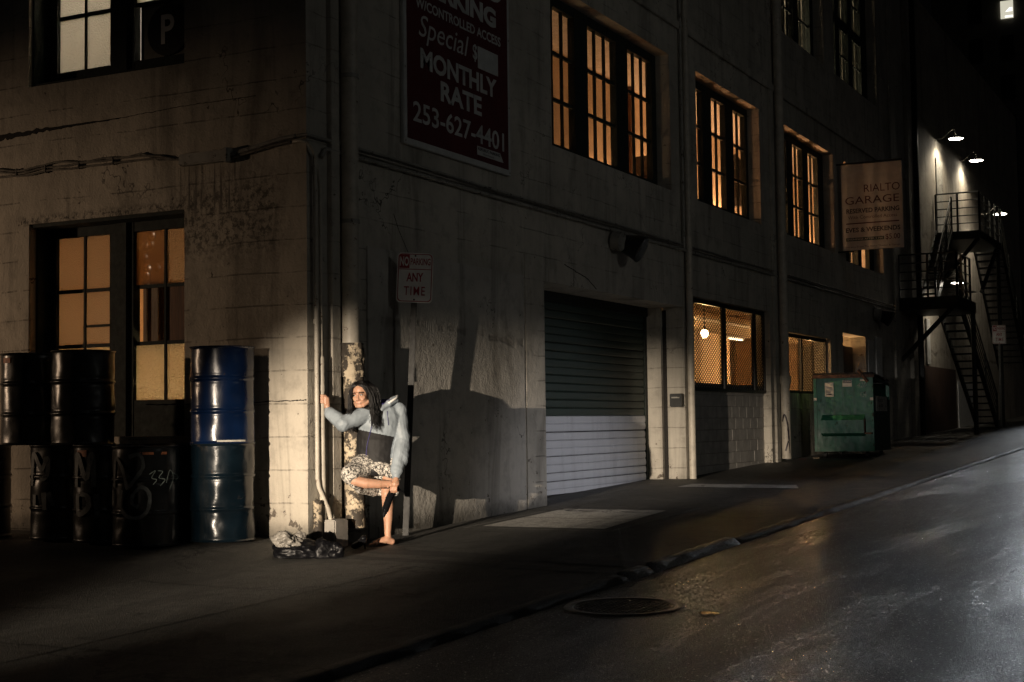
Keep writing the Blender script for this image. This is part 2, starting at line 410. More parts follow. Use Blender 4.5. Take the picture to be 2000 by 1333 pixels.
M['dump_green'] = rust_paint('dumpster_green', (.020,.125,.075), .42, (.045,.030,.020), .045, 6)
M['dump_dark'] = rust_paint('dumpster_side', (.014,.040,.028), .5, (.03,.02,.015), .03, 6)
M['lid'] = simple('black_lid', (.02,.019,.019), .5, bump=.2)
M['rust'] = simple('rusty_steel', (.10,.045,.025), .7, var=.5, scale=14, bump=.5)
M['bag'] = simple('black_bag', (.004,.004,.005), .42, var=.2, scale=8, bump=.1, bscale=9, **{'Specular IOR Level': .25})
M['white_bag'] = simple('white_plastic_bag', (.24,.225,.20), .4, var=.2, scale=8, bump=.6, bscale=26)
M['patent'] = simple('black_patent', (.006,.006,.007), .10, var=.1, bump=0)
M['litter'] = simple('litter', (.45,.36,.26), .7, var=.3, scale=30, bump=.3)
M['litter_red'] = simple('litter_red', (.22,.06,.06), .7, var=.3, scale=30, bump=.3)
M['leaf'] = simple('dry_leaf', (.35,.22,.11), .7, var=.4, scale=40, bump=.2)
M['steel'] = simple('galvanised_post', (.26,.26,.25), .42, .5, var=.2, scale=12, bump=.15)
M['dark_post'] = simple('dark_sign_post', (.016,.016,.015), .6, .0, var=.3, scale=12, bump=.2)
M['far_wall'] = wall_mat('far_stucco', paint=(.40,.36,.30), course=3.1, chips=.3)
M['tower'] = simple('tower_concrete', (.16,.15,.13), .85, var=.2, scale=1, bump=.2)
M['wood_wall'] = wood('dark_red_boarding', (.035,.018,.012), (.08,.04,.026), (9, 9, .8), 1.4)

# ------------------------------------------------------------------ ground
def sstep(a, b, x):
    t = max(0, min(1, (x-a)/(b-a))); return t*t*(3-2*t)
def gz(x, y):
    return .026*max(-14, min(x, 80))-.15 + .11*sstep(-.35, .55, y)*(1-sstep(-.1, .9, x))
def sheet(name, mat, xs, ys, dz=0.0, fn=None, kind='structure'):
    b = MB(); nx = len(xs)
    for yv in ys:
        for xv in xs: b.v.append(Vector((xv, yv, (fn or gz)(xv, yv)+dz)))
    for j in range(len(ys)-1):
        for i in range(nx-1): b.f.append([j*nx+i, j*nx+i+1, (j+1)*nx+i+1, (j+1)*nx+i]); b.m.append(0)
    o = b.build(name, mat, None, True)
    if kind: o['kind'] = kind
    return o
def frange(a, b, n): return [a+(b-a)*i/n for i in range(n+1)]
KY = -3.4
xsG = [-40, -25]+frange(-14, -1, 26)+frange(-.8, 1.4, 22)+frange(2, 30, 14)+[40, 60, 80, 160]
pavement = sheet('pavement', M['walk'], xsG, frange(KY, -.5, 6)+frange(-.4, .8, 24)+[2, 4, 8, 20, 60])
def rz(x, y): return gz(x, -1)-.030
road = sheet('road', M['road'], [-40, -25]+frange(-14, 30, 44)+[40, 60, 80, 160], [-60, -30, -18, -12, -9, -7, -6, -5, -4.4, -3.9, KY-.13], 0, rz)
# kerb lip, broken at two places
def kerb_piece(x0, x1, h, mat='kerb'):
    b = MB(); n = max(2, int((x1-x0)/.12)); rings = []
    for i in range(n+1):
        x = x0+(x1-x0)*i/n; z = gz(x, -1); j = (noise.noise(Vector((x*3.1, 0, 0))))*.018; k = noise.noise(Vector((x*5, 4, 0)))*.008
        rings.append([(x, KY+.03, z-.02), (x, KY+.02+j, z+h+k), (x, KY-.06+j, z+h+k-.004), (x, KY-.12+j, z-.032), (x, KY-.14, z-.08)])
    for r_ in rings: b.v += [Vector(p) for p in r_]
    for i in range(n):
        for q in range(4): b.f.append([i*5+q, i*5+q+1, (i+1)*5+q+1, (i+1)*5+q]); b.m.append(0)
    b.f += [[0, 1, 2, 3, 4], [n*5+q for q in (4, 3, 2, 1, 0)]]; b.m += [0, 0]
    o = b.build('kerb', M[mat], None, True); o['kind'] = 'structure'
    return o
for x0, x1, h in ((-14, -.86, .006), (-.80, -.36, .018), (-.22, 1.75, .024), (1.80, 60, .004)): kerb_piece(x0, x1, h, 'kerb' if h > .01 else 'walk')
# two broad dark strips and the joints on the pavement
def strip(name, mat, pts, dz, kind='structure'):
    b = MB(); n = 12
    (ax, ay), (bx, by), (cx, cy), (dx, dy) = pts
    for i in range(n+1):
        t_ = i/n
        for (p, q) in (((ax, ay), (bx, by)), ((dx, dy), (cx, cy))):
            X = p[0]+(q[0]-p[0])*t_; Y = p[1]+(q[1]-p[1])*t_; b.v.append(Vector((X, Y, gz(X, Y)+dz)))
    for i in range(n): b.f.append([2*i, 2*i+1, 2*i+3, 2*i+2]); b.m.append(0)
    o = b.build(name, mat); o['kind'] = kind
    return o
strip('dark_strip', M['patch'], ((.34, -.45), (-.02, -3.33), (-.37, -3.33), (-.02, -.45)), .004)
strip('dark_strip', M['patch'], ((-.26, -.60), (-.60, -3.33), (-.80, -3.33), (-.46, -.60)), .004)
for xj in (1.95, 5.6, 7.7, 10.6, 13.8, 17, 20.5, 24): strip('paving_joint', M['patch'], ((xj, -.06), (xj, -3.3), (xj-.02, -3.3), (xj-.02, -.06)), .004)
strip('paving_joint', M['patch'], ((1.95, -2.25), (26, -2.25), (26, -2.265), (1.95, -2.265)), .005)
for xj in (-2.3, -4.7, -7.2): strip('paving_joint', M['patch'], ((xj, 6), (xj, -3.3), (xj-.018, -3.3), (xj-.018, 6)), .004)
strip('paving_joint', M['patch'], ((-12, -1.62), (-.9, -1.62), (-.9, -1.638), (-12, -1.638)), .005)
strip('white_stripe', M['stripe'], ((8.80, -.48), (8.74, -2.02), (8.10, -2.24), (8.20, -.48)), .006)

# access plate in the pavement
ap = empty('access_plate', (3.6, -1.2, gz(3.6, -1.2)), label='pale concrete access plate with metal rim set in the pavement before the rolling door', cat='access plate')
def on_ground(poly, dz, th, name, mat, parent, org):
    b = MB(); vs = [(x-org[0], y-org[1], gz(x, y)+dz-org[2]) for x, y in poly]; n = len(vs)
    b.add(vs, [tuple(range(n))])      # only the worn top shows, flush with the paving
    return b.build(name, mat, parent)
org = ap.location
on_ground([(2.42, -.50), (2.42, -1.88), (3.42, -1.80), (3.42, -.47)], .005, .05, 'plate', M['plate'], ap, org)
on_ground([(3.45, -.47), (3.45, -1.80), (4.55, -1.72), (4.55, -.44)], .005, .05, 'plate', M['plate'], ap, org)
for poly in ([(2.2, -.36), (2.2, -2.06), (2.27, -2.06), (2.27, -.36)], [(4.9, -.30), (4.9, -2.02), (4.97, -2.02), (4.97, -.30)], [(2.27, -2.0), (2.27, -2.06), (4.9, -2.02), (4.9, -1.96)], [(2.27, -.36), (2.27, -.42), (4.9, -.36), (4.9, -.30)]):
    on_ground(poly, .004, .05, 'rim', M['rim'], ap, org)
# manhole
mh = empty('manhole_cover', (-2.07, -3.97, rz(-2.07, -3.97)-.009), label='round iron manhole cover with raised studs in the wet road', cat='manhole')
mh.rotation_euler = (0, R(-1.5), 0)
MB().lathe([(.335, -.03), (.335, .010), (.345, .014), (.395, .014), (.405, .004), (.405, -.03)], 56, cap=False).build('ring', M['iron'], mh, True)
cov = MB().lathe([(.001, .006), (.325, .006), (.328, -.02)], 56, cap=False).build('cover', M['iron'], mh, False)
b = MB()
for i in range(-7, 8):
    for j in range(-7, 8):
        x, y = i*.043+(.0215 if j % 2 else 0), j*.040
        if x*x+y*y < .30**2: b.lathe([(.013, 0), (.011, .007), (.001, .008)], 6, (x, y, .006))
st = b.build('studs', M['iron'], cov); st['kind'] = 'stuff'
# puddles
def puddle(x, y, a, bb, seed):
    vs = []; n = 40
    for k in range(n):
        q = 2*math.pi*k/n; rr_ = 1+.35*noise.noise(Vector((math.cos(q)*1.3, math.sin(q)*1.3, seed)))+.15*noise.noise(Vector((math.cos(q)*4, math.sin(q)*4, seed)))
        vs.append((a*rr_*math.cos(q), bb*rr_*math.sin(q), 0))
    m_ = MB().add(vs, [tuple(range(n))]).build('puddle', M['puddle'], None, False, (x, y, rz(x, y)+.006)); m_.rotation_euler = (0, -.026, R(10)); m_['kind'] = 'structure'
puddle(-2.2, -4.60, .05, .07, 12.0)

# ------------------------------------------------------------------ parking garage
GAR = empty('parking_garage', (0, 0, 0), label='weathered cream painted concrete parking garage standing on the corner', cat='building')
TH = .34
def facade(name, mat, axis, u0, u1, z0, z1, holes, depth=TH):
    "wall sheet with real openings; axis 0: u = X at Y=0, axis 1: u = Y at X=0"
    us = sorted({u0, u1, *[h[0] for h in holes], *[h[1] for h in holes]}); zs = sorted({z0, z1, *[h[2] for h in holes], *[h[3] for h in holes]})
    us = [u for u in us if u0 <= u <= u1]; zs = [z for z in zs if z0 <= z <= z1]
    P = (lambda u, d, z: (u, d, z)) if axis == 0 else (lambda u, d, z: (d, u, z))
    op = lambda i, j: any(h[0] <= (us[i]+us[i+1])/2 <= h[1] and h[2] <= (zs[j]+zs[j+1])/2 <= h[3] for h in holes)
    b = MB(); nu, nz = len(us)-1, len(zs)-1
    O = [[op(i, j) for j in range(nz)] for i in range(nu)]
    for i in range(nu):
        for j in range(nz):
            a, c, e, f = us[i], us[i+1], zs[j], zs[j+1]
            if not O[i][j]:
                b.quad(P(a, 0, e), P(c, 0, e), P(c, 0, f), P(a, 0, f)); b.quad(P(a, depth, e), P(c, depth, e), P(c, depth, f), P(a, depth, f))
            else:
                if i == 0 or not O[i-1][j]: b.quad(P(a, 0, e), P(a, depth, e), P(a, depth, f), P(a, 0, f))
                if i == nu-1 or not O[i+1][j]: b.quad(P(c, 0, e), P(c, depth, e), P(c, depth, f), P(c, 0, f))
                if j == 0 or not O[i][j-1]: b.quad(P(a, 0, e), P(c, 0, e), P(c, depth, e), P(a, depth, e))
                if j == nz-1 or not O[i][j+1]: b.quad(P(a, 0, f), P(c, 0, f), P(c, depth, f), P(a, depth, f))
    me = bpy.data.meshes.new(name); me.from_pydata(b.v, [], b.f); me.materials.append(mat)
    bm = bmesh.new(); bm.from_mesh(me); bmesh.ops.remove_doubles(bm, verts=bm.verts, dist=.0005); bmesh.ops.recalc_face_normals(bm, faces=bm.faces); bm.to_mesh(me); bm.free()
    o = bpy.data.objects.new(name, me); COL.objects.link(o); o.parent = GAR
    return o
SILL, HEAD = 4.45, 6.52
DOOR = (5.01, 9.88, -.4, 2.72)
W = [(5.30, 9.46), (10.62, 13.92), (15.31, 19.0), (19.9, 23.4)]
W3F = [(14.9, 18.5), (19.3, 23.2)]
G2 = (10.32, 14.28, 1.46, 2.92); G3 = (15.10, 18.45, 1.48, 2.62); G4 = (19.45, 21.45, .0, 2.80)
GX1 = 26.6
holes = [DOOR, (10.32, 14.28, -.4, 2.92), G3, G4]+[(a, b_, SILL if i < 3 else 4.36, HEAD) for i, (a, b_) in enumerate(W)]+[(a, b_, 8.3, 11.2) for a, b_ in W3F]
facade('wall', M['wall'], 0, 0, GX1, -.5, 14, holes)
LW = (1.43, 3.46, .90, 3.09); LU = (1.43, 3.48, 4.52, 6.75)
facade('wall', M['wall_left'], 1, 0, 9.0, -.5, 14, [LW, LU])
# ledge course at the third floor, shallow
MB().bevbox((-.0, -.045, 6.99), (GX1, .0, 7.12), .008).build('belt_course', M['wall'], GAR)
# filled-in opening: plaster panel slightly proud, and door pilaster
MB().bevbox((1.0, -.016, -.4), (4.42, .01, 2.74), .006).build('infill_panel', M['infill'], GAR)
MB().bevbox((4.47, -.010, -.4), (4.985, .01, 3.02), .004).build('pilaster', M['wall'], GAR)
# right end return and pilaster
MB().box((GX1-.02, .01, -.5), (GX1, 12, 14)).build('end_wall', M['wall'], GAR)
MB().bevbox((24.3, -.05, -.3), (24.95, 0, 14), .01).build('pilaster', M['wall'], GAR)
MB().bevbox((GX1-.55, -.10, -.3), (GX1+.0, -.002, 14), .01).build('pilaster', M['far_wall'], GAR)
# roof, interior slabs and partitions
MB().box((.0, .0, 13.9), (GX1, 12, 14.02)).build('roof', M['dark'], GAR)
MB().box((TH, TH, 3.45), (GX1-.05, 11, 3.60)).build('floor_slab', M['interior'], GAR)
MB().box((TH, TH, 7.02), (GX1-.05, 11, 7.2)).build('floor_slab', M['interior_white'], GAR)
MB().box((TH, TH, 11.35), (GX1-.05, 2.6, 11.5)).build('floor_slab', M['interior_white'], GAR)
MB().box((TH, TH, -.5), (GX1-.05, 11, -.42)).build('floor_slab', M['interior_dark'], GAR)
MB().box((4.55, TH+.01, -.42), (4.75, 11, 3.45)).build('partition', M['interior'], GAR)
MB().box((10.2, 3.3, -.42), (GX1-.05, 3.45, 3.45)).build('partition', M['interior'], GAR)
MB().box((4.75, 2.2, 3.60), (GX1-.05, 2.35, 7.02)).build('partition', M['interior'], GAR)
MB().box((4.6, TH+.01, 3.60), (4.75, 11, 7.02)).build('partition', M['interior'], GAR)
MB().box((TH+.01, 8.9, -.42), (4.55, 9.0, 7.0)).build('partition', M['interior'], GAR)
MB().box((3.3, TH+.01, -.42), (3.4, 8.9, 3.45)).build('partition', M['interior'], GAR)
MB().box((3.3, TH+.01, 3.6), (3.4, 8.9, 7.02)).build('partition', M['interior_white'], GAR)
MB().box((TH+.01, 2.6, 7.25), (GX1-.05, 2.7, 13.8)).build('partition', M['interior_white'], GAR)
# jamb groove of the door reveal, number 1, mailbox
MB().box((9.868, .285, -.3), (9.879, .345, 2.68)).build('door_groove', M['crack'], GAR)
text('number', '1', (0, 0, .085, .27), lambda u, v: (9.872, .505-u, 1.56+v), M['number'], GAR, bold=.03)

# rolling door
dr = empty('rolling_door', (0, 0, 0), parent=GAR); DY = .60
zs = .10; hgt = .1085; nsl = 23
base_sl = {}
for key in ('door_white', 'door_green'):
    b = MB(); x0, x1 = 5.03, 9.70
    pr = [(0, 0), (-.012, .012), (-.016, .05), (-.012, .092), (0, hgt-.004)]
    vs = [(x0, DY+p, q) for p, q in pr]+[(x1, DY+p, q) for p, q in pr]
    b.add(vs, [(i, i+1, i+6, i+5) for i in range(4)]); base_sl[key] = b.mesh('slat', M[key], False)
for i in range(nsl):
    o = bpy.data.objects.new('slat', base_sl['door_white' if i < 9 else 'door_green']); COL.objects.link(o); o.parent = dr; o.location = (0, random.uniform(-.004, .004), zs+i*hgt+random.uniform(-.003, .003))
    o.rotation_euler = (0, random.uniform(-.0006, .0006), 0)
MB().box((5.0, DY+.02, -.4), (9.9, DY+.06, 2.75)).build('backing', M['crack'], dr)
MB().box((9.705, DY-.03, -.2), (9.79, DY+.015, 2.6)).build('guide', M['green_frame'], dr)
MB().bevbox((5.02, DY-.05, 2.585), (9.86, DY+.015, 2.75), .005).build('hood', M['green_frame'], dr)
MB().box((5.03, DY-.02, .035), (9.70, DY+.012, .098)).build('bottom_bar', M['door_white'], dr)
MB().box((9.79, TH+.005, -.4), (9.88, DY+.02, 2.72)).build('door_jamb', M['wall'], GAR)
MB().box((5.01, TH+.002, -.4), (5.03, DY+.02, 2.72)).build('door_jamb', M['wall'], GAR)
MB().box((5.01, TH+.002, 2.722), (9.88, DY+.05, 2.80)).build('door_lintel', M['wall'], GAR)
mbx = empty('letter_box', (9.84, .10, 1.30), label='small black wall box beside the number on the door reveal', cat='letter box')
MB().bevbox((-.10, -.09, -.10), (.035, .10, .10), .01).build('body', M['black_metal'], mbx)
MB().box((-.102, -.06, .03), (-.099, .07, .05)).build('slot', M['grey_pipe'], mbx)

# windows -----------------------------------------------------------
def sash_window(u0, u1, z0, z1, sashes, axis, d, frame_w, glass, rows, bar=.024, opening=None):
    "sashes = list of (a,b,cols); rows = list of z limits; d = depth of the glazing behind the wall face"
    P = (lambda u, dd, z: (u, dd, z)) if axis == 0 else (lambda u, dd, z: (dd, u, z))
    w = empty('window', (0, 0, 0), parent=GAR)
    def bx(a, c, e, f, d0, d1):
        p, q = P(a, d0, e), P(c, d1, f); return tuple(map(min, p, q)), tuple(map(max, p, q))
    fr = MB()
    segs = [u0]+[x for s in sashes for x in s[:2]]+[u1]
    segs = sorted(segs)
    for i in range(0, len(segs), 2):
        if segs[i+1]-segs[i] > .004: fr.box(*bx(segs[i], segs[i+1], z0, z1, d-.05, d+.05))
    for a, c, n in sashes:
        fr.box(*bx(a, c, z0, rows[0][0], d-.045, d+.045)); fr.box(*bx(a, c, rows[-1][1], z1, d-.045, d+.045))
    fr.build('frame', M['green_frame'], w)
    for a, c, n in sashes:
        cw = (c-a)/n; mt = MB()
        for k in range(1, n): mt.box(*bx(a+k*cw-bar/2, a+k*cw+bar/2, rows[0][0], rows[-1][1], d-.022, d+.022))
        for (e, f), (e2, f2) in zip(rows[:-1], rows[1:]): mt.box(*bx(a, c, f-.003, e2+.003, d-.018, d+.018))
        mt.build('muntin', M['green_frame'], w)
        for k in range(n):
            for r_, (e, f) in enumerate(rows):
                g = glass(a, k, r_) if callable(glass) else glass
                if g is None: continue
                lo = a+k*cw+(bar/2 if k else 0); hi = a+(k+1)*cw-(bar/2 if k < n-1 else 0)
                MB().box(*bx(lo, hi, e, f, d-.003, d+.003)).build('pane', g, w)
    return w
ROWS = [(4.58, 5.16), (5.20, 5.77), (5.81, 6.39)]
DG = .27
sash_window(5.30, 9.46, SILL, HEAD, [(5.55, 6.50, 3), (6.93, 7.92, 3), (8.35, 9.29, 3)], 0, DG, .1, M['glass'], ROWS)
sash_window(10.62, 13.92, SILL, HEAD, [(10.85, 11.55, 2), (11.98, 12.70, 2), (13.12, 13.80, 2)], 0, DG, .1, M['glass'], ROWS)
sash_window(15.31, 19.0, SILL, HEAD, [(15.6, 16.35, 2), (16.75, 17.45, 2), (17.85, 18.58, 2)], 0, DG, .1, M['glass'], ROWS)
sash_window(19.9, 23.4, 4.36, HEAD, [(20.0, 20.75, 3), (21.1, 21.85, 3), (22.2, 22.95, 1)], 0, DG, .1, M['glass'], [(4.45, 5.16), (5.20, 5.77), (5.81, 6.39)])
R3 = [(8.48, 9.05), (9.09, 9.66), (9.90, 10.45), (10.49, 11.05)]
for a, b_ in W3F: sash_window(a, b_, 8.3, 11.2, [(a+.2, a+1.0, 2), (a+1.35, a+2.15, 3), (a+2.5, a+3.35, 3)], 0, DG, .1, M['glass'], R3)
# left facade, lower window
LR = [(1.26, 1.815), (1.845, 2.385), (2.415, 2.96)]
def lg(a, k, r_):
    if a > 2.4: return M['frosted'] if r_ == 0 else M['wired']
    if r_ == 0: return M['frosted']
    if r_ == 1: return None
    return M['wired'] if k == 0 else M['brown_glass']
lw = sash_window(1.43, 3.46, .90, 3.09, [(1.52, 2.29, 2), (2.60, 3.33, 2)], 1, .30, .1, lg, LR)
MB().box((.296, 1.535, 1.845), (.304, 1.892, 2.385)).build('plywood_panel', M['board'], lw)
b = MB(); b.box((.302, 2.02, 1.84), (.320, 2.10, 2.39)).build('board', M['pale_board'], lw)
b = MB(); b.box((.302, 2.165, 1.84), (.318, 2.205, 2.39)).build('board', M['pale_board'], lw)
MB().box((.45, 1.9, 1.80), (.47, 2.32, 2.42)).build('board', M['board'], lw)
MB().box((.262, 1.55, .905), (.280, 2.55, 1.245)).build('plywood_panel', M['plywood'], lw)
MB().box((.22, 2.36, .905), (.36, 2.50, 3.085)).build('mullion', M['green_frame'], lw)
MB().box((.10, 3.435, .90), (.25, 3.4585, 3.088)).build('jamb_lining', M['green_frame'], lw)
MB().box((.02, 1.432, 3.055), (.25, 3.44, 3.0885)).build('head_lining', M['green_frame'], lw)
MB().box((.29, 2.60, 2.02), (.31, 2.98, 2.045)).build('rail', M['green_frame'], lw)
# left facade, upper window
UR = [(4.70, 5.265), (5.30, 5.86), (5.90, 6.45)]
lu = sash_window(1.43, 3.48, 4.52, 6.75, [(1.52, 2.29, 2), (2.60, 3.33, 2)], 1, .30, .1, lambda a, k, r_: (M['frosted'] if a > 2.4 else (None if r_ == 0 else M['frosted'])), UR)
MB().box((.302, 1.535, 4.70), (.310, 2.235, 5.265)).build('sign_board', M['sign_board'], lu)
MB().box((.05, 3.455, 4.53), (.25, 3.4785, 6.74)).build('jamb_lining', M['green_frame'], lu)
MB().box((.04, 1.44, 4.522), (.25, 3.45, 4.555)).build('sill_lining', M['green_frame'], lu)
MB().box((.22, 2.36, 4.53), (.36, 2.50, 6.74)).build('mullion', M['green_frame'], lu)
ps = empty('parking_disc_sign', (.285, 1.87, 4.975), label='round dark sign with a grey letter P in the upper corner window', cat='sign')
b = MB(); n = 40; rim = [(0, .262*math.cos(2*math.pi*k/n), .262*math.sin(2*math.pi*k/n)) for k in range(n)]
b.add([(-.008, y, z) for _, y, z in rim]+[(.008, y, z) for _, y, z in rim], [tuple(range(n)), tuple(range(n, 2*n))]+[(k, (k+1) % n, n+(k+1) % n, n+k) for k in range(n)])
b.build('disc', M['black_metal'], ps)
text('letter', 'P', (-.085, -.14, .085, .16), lambda u, v: (-.011, -u, v), M['sign_white'], ps, bold=.02)

# infill block wall under the first garage opening: each block a piece
inf = empty('block_infill', (0, 0, 0), parent=GAR)
MB().box((10.32, .16, -.4), (14.28, .30, 1.435)).build('mortar_bed', M['mortar'], inf)
bl = MB().bevbox((.004, .145, .004), (.391, .30, .186), .006).mesh('block', M['block']); half = MB().bevbox((.004, .145, .004), (.193, .30, .186), .006).mesh('block', M['block'])
z = .075; r_ = 0
while z < 1.42:
    x = 10.325; first = True
    while x < 14.26:
        wd = .197 if ((first and r_ % 2) or x+.395 > 14.285) else .395
        o = bpy.data.objects.new('block', half if wd < .3 else bl); COL.objects.link(o); o.parent = inf; o.location = (x, random.uniform(-.002, .002), z)
        x += wd; first = False
    z += .190; r_ += 1
MB().box((10.325, .135, 1.405), (14.275, .31, 1.458)).build('coping', M['block'], inf)
# expanded metal screens
def screen(x0, x1, z0, z1, d, posts):
    g = empty('mesh_screen', (0, 0, 0), parent=GAR)
    b = MB(); px, pz, t_ = .115, .066, .0080
    n = int((x1-x0)/px)+int((z1-z0)/pz)+2
    sl = pz/px
    for s in (1, -1):
        c = -(z1-z0)/sl if s > 0 else 0
        for i in range(int(((x1-x0)+(z1-z0)/sl)/px)+1):
            a0 = x0+i*px-((z1-z0)/sl if s > 0 else 0)
            pts = []
            for zz_ in (z0, z1):
                xx = a0+s*(zz_-z0)/sl; pts.append((xx, zz_))
            (xa, za), (xb, zb) = pts
            if s < 0: xa, xb = xa, xb
            lo, hi = x0, x1
            def at(xq): return za+(zb-za)*(xq-xa)/(xb-xa)
            if min(xa, xb) > hi or max(xa, xb) < lo: continue
            if xa < lo: xa, za = lo, at(lo)
            elif xa > hi: xa, za = hi, at(hi)
            (xa0, za0) = (xa, za)
            xA, zA = pts[0]; xB, zB = pts[1]
            f = lambda xq: zA+(zB-zA)*(xq-xA)/(xB-xA)
            xs_ = [max(lo, min(hi, xA)), max(lo, min(hi, xB))]
            p = Vector((xs_[0], d, f(xs_[0]))); q = Vector((xs_[1], d, f(xs_[1])))
            if (p-q).length > .01: b.tube([p, q], t_, 3, False)
    m_ = b.build('expanded_metal', M['black_metal'], g); m_['kind'] = 'stuff'
    f = MB(); f.box((x0, d-.02, z0), (x1, d+.025, z0+.05)); f.box((x0, d-.02, z1-.07), (x1, d+.025, z1)); f.box((x0, d-.02, z0+.05), (x0+.05, d+.025, z1-.07)); f.box((x1-.06, d-.02, z0+.05), (x1, d+.025, z1-.07))
    f.build('frame', M['black_metal'], g)
    for xp in posts: MB().box((xp, d-.03, z0+.05), (xp+.10, d+.03, z1-.07)).build('post', M['black_metal'], g)
    return g
screen(10.325, 14.275, 1.46, 2.915, .11, (12.0, 13.62))
screen(15.105, 18.445, 1.485, 2.615, .11, (16.55,))
# garage interior bits seen through the screens
MB().box((16.0, 2.3, 2.86), (26.0, 2.6, 3.2)).build('beam', M['interior'], GAR)
MB().tube([(11, 2.1, 3.02), (26, 2.1, 3.02)], .05, 8).build('pipe_run', M['pipe'], GAR)
MB().tube([(11, 1.2, 3.2), (26, 1.2, 3.2)], .035, 8).build('pipe_run', M['pipe'], GAR)
for xc, yc in ((21.9, 2.75), (22.9, 2.6), (24.3, 2.4)): MB().box((xc, yc, -.4), (xc+.4, yc+.4, 3.45)).build('column', M['interior_dark'], GAR)
for xc in (20.9, 21.6, 24.2, 25.4): MB().tube([(xc, 2.3, -.4), (xc, 2.3, 3.4)], .03, 8).build('pipe_run', M['black_metal'], GAR)
# dark opening (doorway) beside the dumpster and recess beyond
MB().box((19.45, .30, .1), (21.45, .38, 2.58)).build('doorway_shutter', M['black_metal'], GAR)
MB().bevbox((21.6, -.02, 1.4), (22.2, .0, 2.75), .004).build('doorway_panel', M['white_paint'], GAR)
MB().bevbox((22.3, -.04, 1.55), (22.85, .0, 2.85), .004).build('pale_panel', M['white_paint'], GAR)

# clutter seen through the upper windows
co = empty('hanging_coat', (15.45, .95, 5.05), label='dark coat hanging behind the pane of the second upper window', cat='coat')
MB().tube([(0, 0, 1.0), (0, 0, .92), (.02, 0, .80), (0, 0, .45), (-.04, 0, .0)], [.03, .07, .15, .16, .19], 12, True, 0, (1, .5)).build('body', M['jacket_dark'], co, True)
MB().tube([(-.10, 0, .82), (-.17, 0, .5), (-.15, 0, .15)], [.05, .055, .045], 8).build('sleeve', M['jacket_dark'], co, True)
for k_, (x_, z_, w_, h_) in enumerate(((10.55, 4.4, .34, .30), (10.60, 4.70, .26, .22), (10.50, 4.92, .16, .30))):
    tag(MB().bevbox((x_, .75, z_), (x_+w_, 1.0, z_+h_), .01).build('storage_box', M['board' if k_ % 2 else 'plywood']), ('wide box lowest of the pile behind the first upper window', 'middle box of the pile behind the first upper window', 'narrow upright box topmost of the pile behind the first upper window')[k_], 'box')
for x_ in (8.3, 10.9, 13.1, 15.9, 18.6, 20.9, 23.2): MB().box((x_, 2.12, 3.6), (x_+.09, 2.198, 7.02)).build('stud', M['board'], GAR)
# lamps inside
point('garage_bulb', (15.32, 1.6, 2.55), 400, (1, .58, .24), .05)
point('garage_bulb', (22.0, 1.4, 2.4), 330, (1, .56, .23), .06)
gl = empty('garage_bulb', (15.32, 1.6, 2.64), label='bare glowing bulb inside the garage behind the first mesh screen', cat='lamp')
MB().ell((0, 0, 0), (.07, .07, .08)).build('bulb', M['bulb_warm'], gl, True)
MB().tube([(0, 0, .06), (0, 0, .81)], .012, 6).build('stem', M['black_metal'], gl)
ft = empty('tube_lamp', (19.9, 2.5, 2.80), label='short glowing tube lamp under the beam inside the garage', cat='lamp')
MB().box((-.5, -.05, 0), (.5, .05, .04)).build('housing', M['white_paint'], ft)
MB().tube([(-.45, 0, -.02), (.45, 0, -.02)], .022, 8).build('tube', M['tube_warm'], ft)
# upper floor lamps, standing low behind the sills
UPW = (1.0, .52, .25)
for x_, w_ in ((11.8, 42), (14.3, 135), (18.1, 280), (20.6, 100), (25.0, 190)): point('upper_floor_lamp', (x_, 1.70, 4.75), w_, UPW, .10)
point('upper_floor_lamp', (6.6, 1.6, 4.2), 22, (1, .70, .42), .12)
for x_ in (16.5, 21.5): point('third_floor_lamp', (x_+1, 1.5, 8.4), 110, (1, .80, .54), .15)
point('corner_room_lamp', (1.1, 2.05, 1.1), 40, (1, .72, .36), .10)
point('corner_room_lamp', (1.9, 3.3, 2.2), 60, (1, .46, .18), .12)
point('upper_corner_lamp', (1.3, 3.1, 5.9), 95, (1, .90, .80), .12)

# pipes and conduits ------------------------------------------------
def gpipe(name, pts, r, mat, n=12): return smooth_angle(MB().tube(pts, r, n).build(name, mat, GAR))
# downpipe by the corner: slender above, thick peeling section below a rusted coupling
gpipe('downpipe', [(.57, -.10, 14), (.57, -.10, 1.70)], .085, M['pipe'], 18)
b = MB(); vs = []
n = 40; m_ = 26
for i in range(m_+1):
    zz_ = 1.44+.32*i/m_
    for k in range(n):
        q = 2*math.pi*k/n; rr_ = .107+.022*noise.noise(Vector((math.cos(q)*3, math.sin(q)*3, zz_*9)))+.02*abs(noise.noise(Vector((math.cos(q)*7, math.sin(q)*7, zz_*24))))
        vs.append((.58+rr_*math.cos(q), -.11+rr_*math.sin(q), zz_))
b.add(vs, [(i*n+k, i*n+(k+1) % n, (i+1)*n+(k+1) % n, (i+1)*n+k) for i in range(m_) for k in range(n)]); b.build('coupling', M['pipe_peel'], GAR, True)
gpipe('downpipe', [(.59, -.115, 1.46), (.60, -.115, .02)], .098, M['pipe_peel'], 22)
for z_ in (5.9, 4.3, 2.9): gpipe('bracket', [(.57, -.10, z_), (.57, -.10, z_+.04)], .093, M['grey_pipe'], 18)
# stack of flaking boxing left of the downpipe
b = MB(); b.bevbox((.33, -.055, -.2), (.47, -.001, 14), .006).build('boxing', M['wall'], GAR)
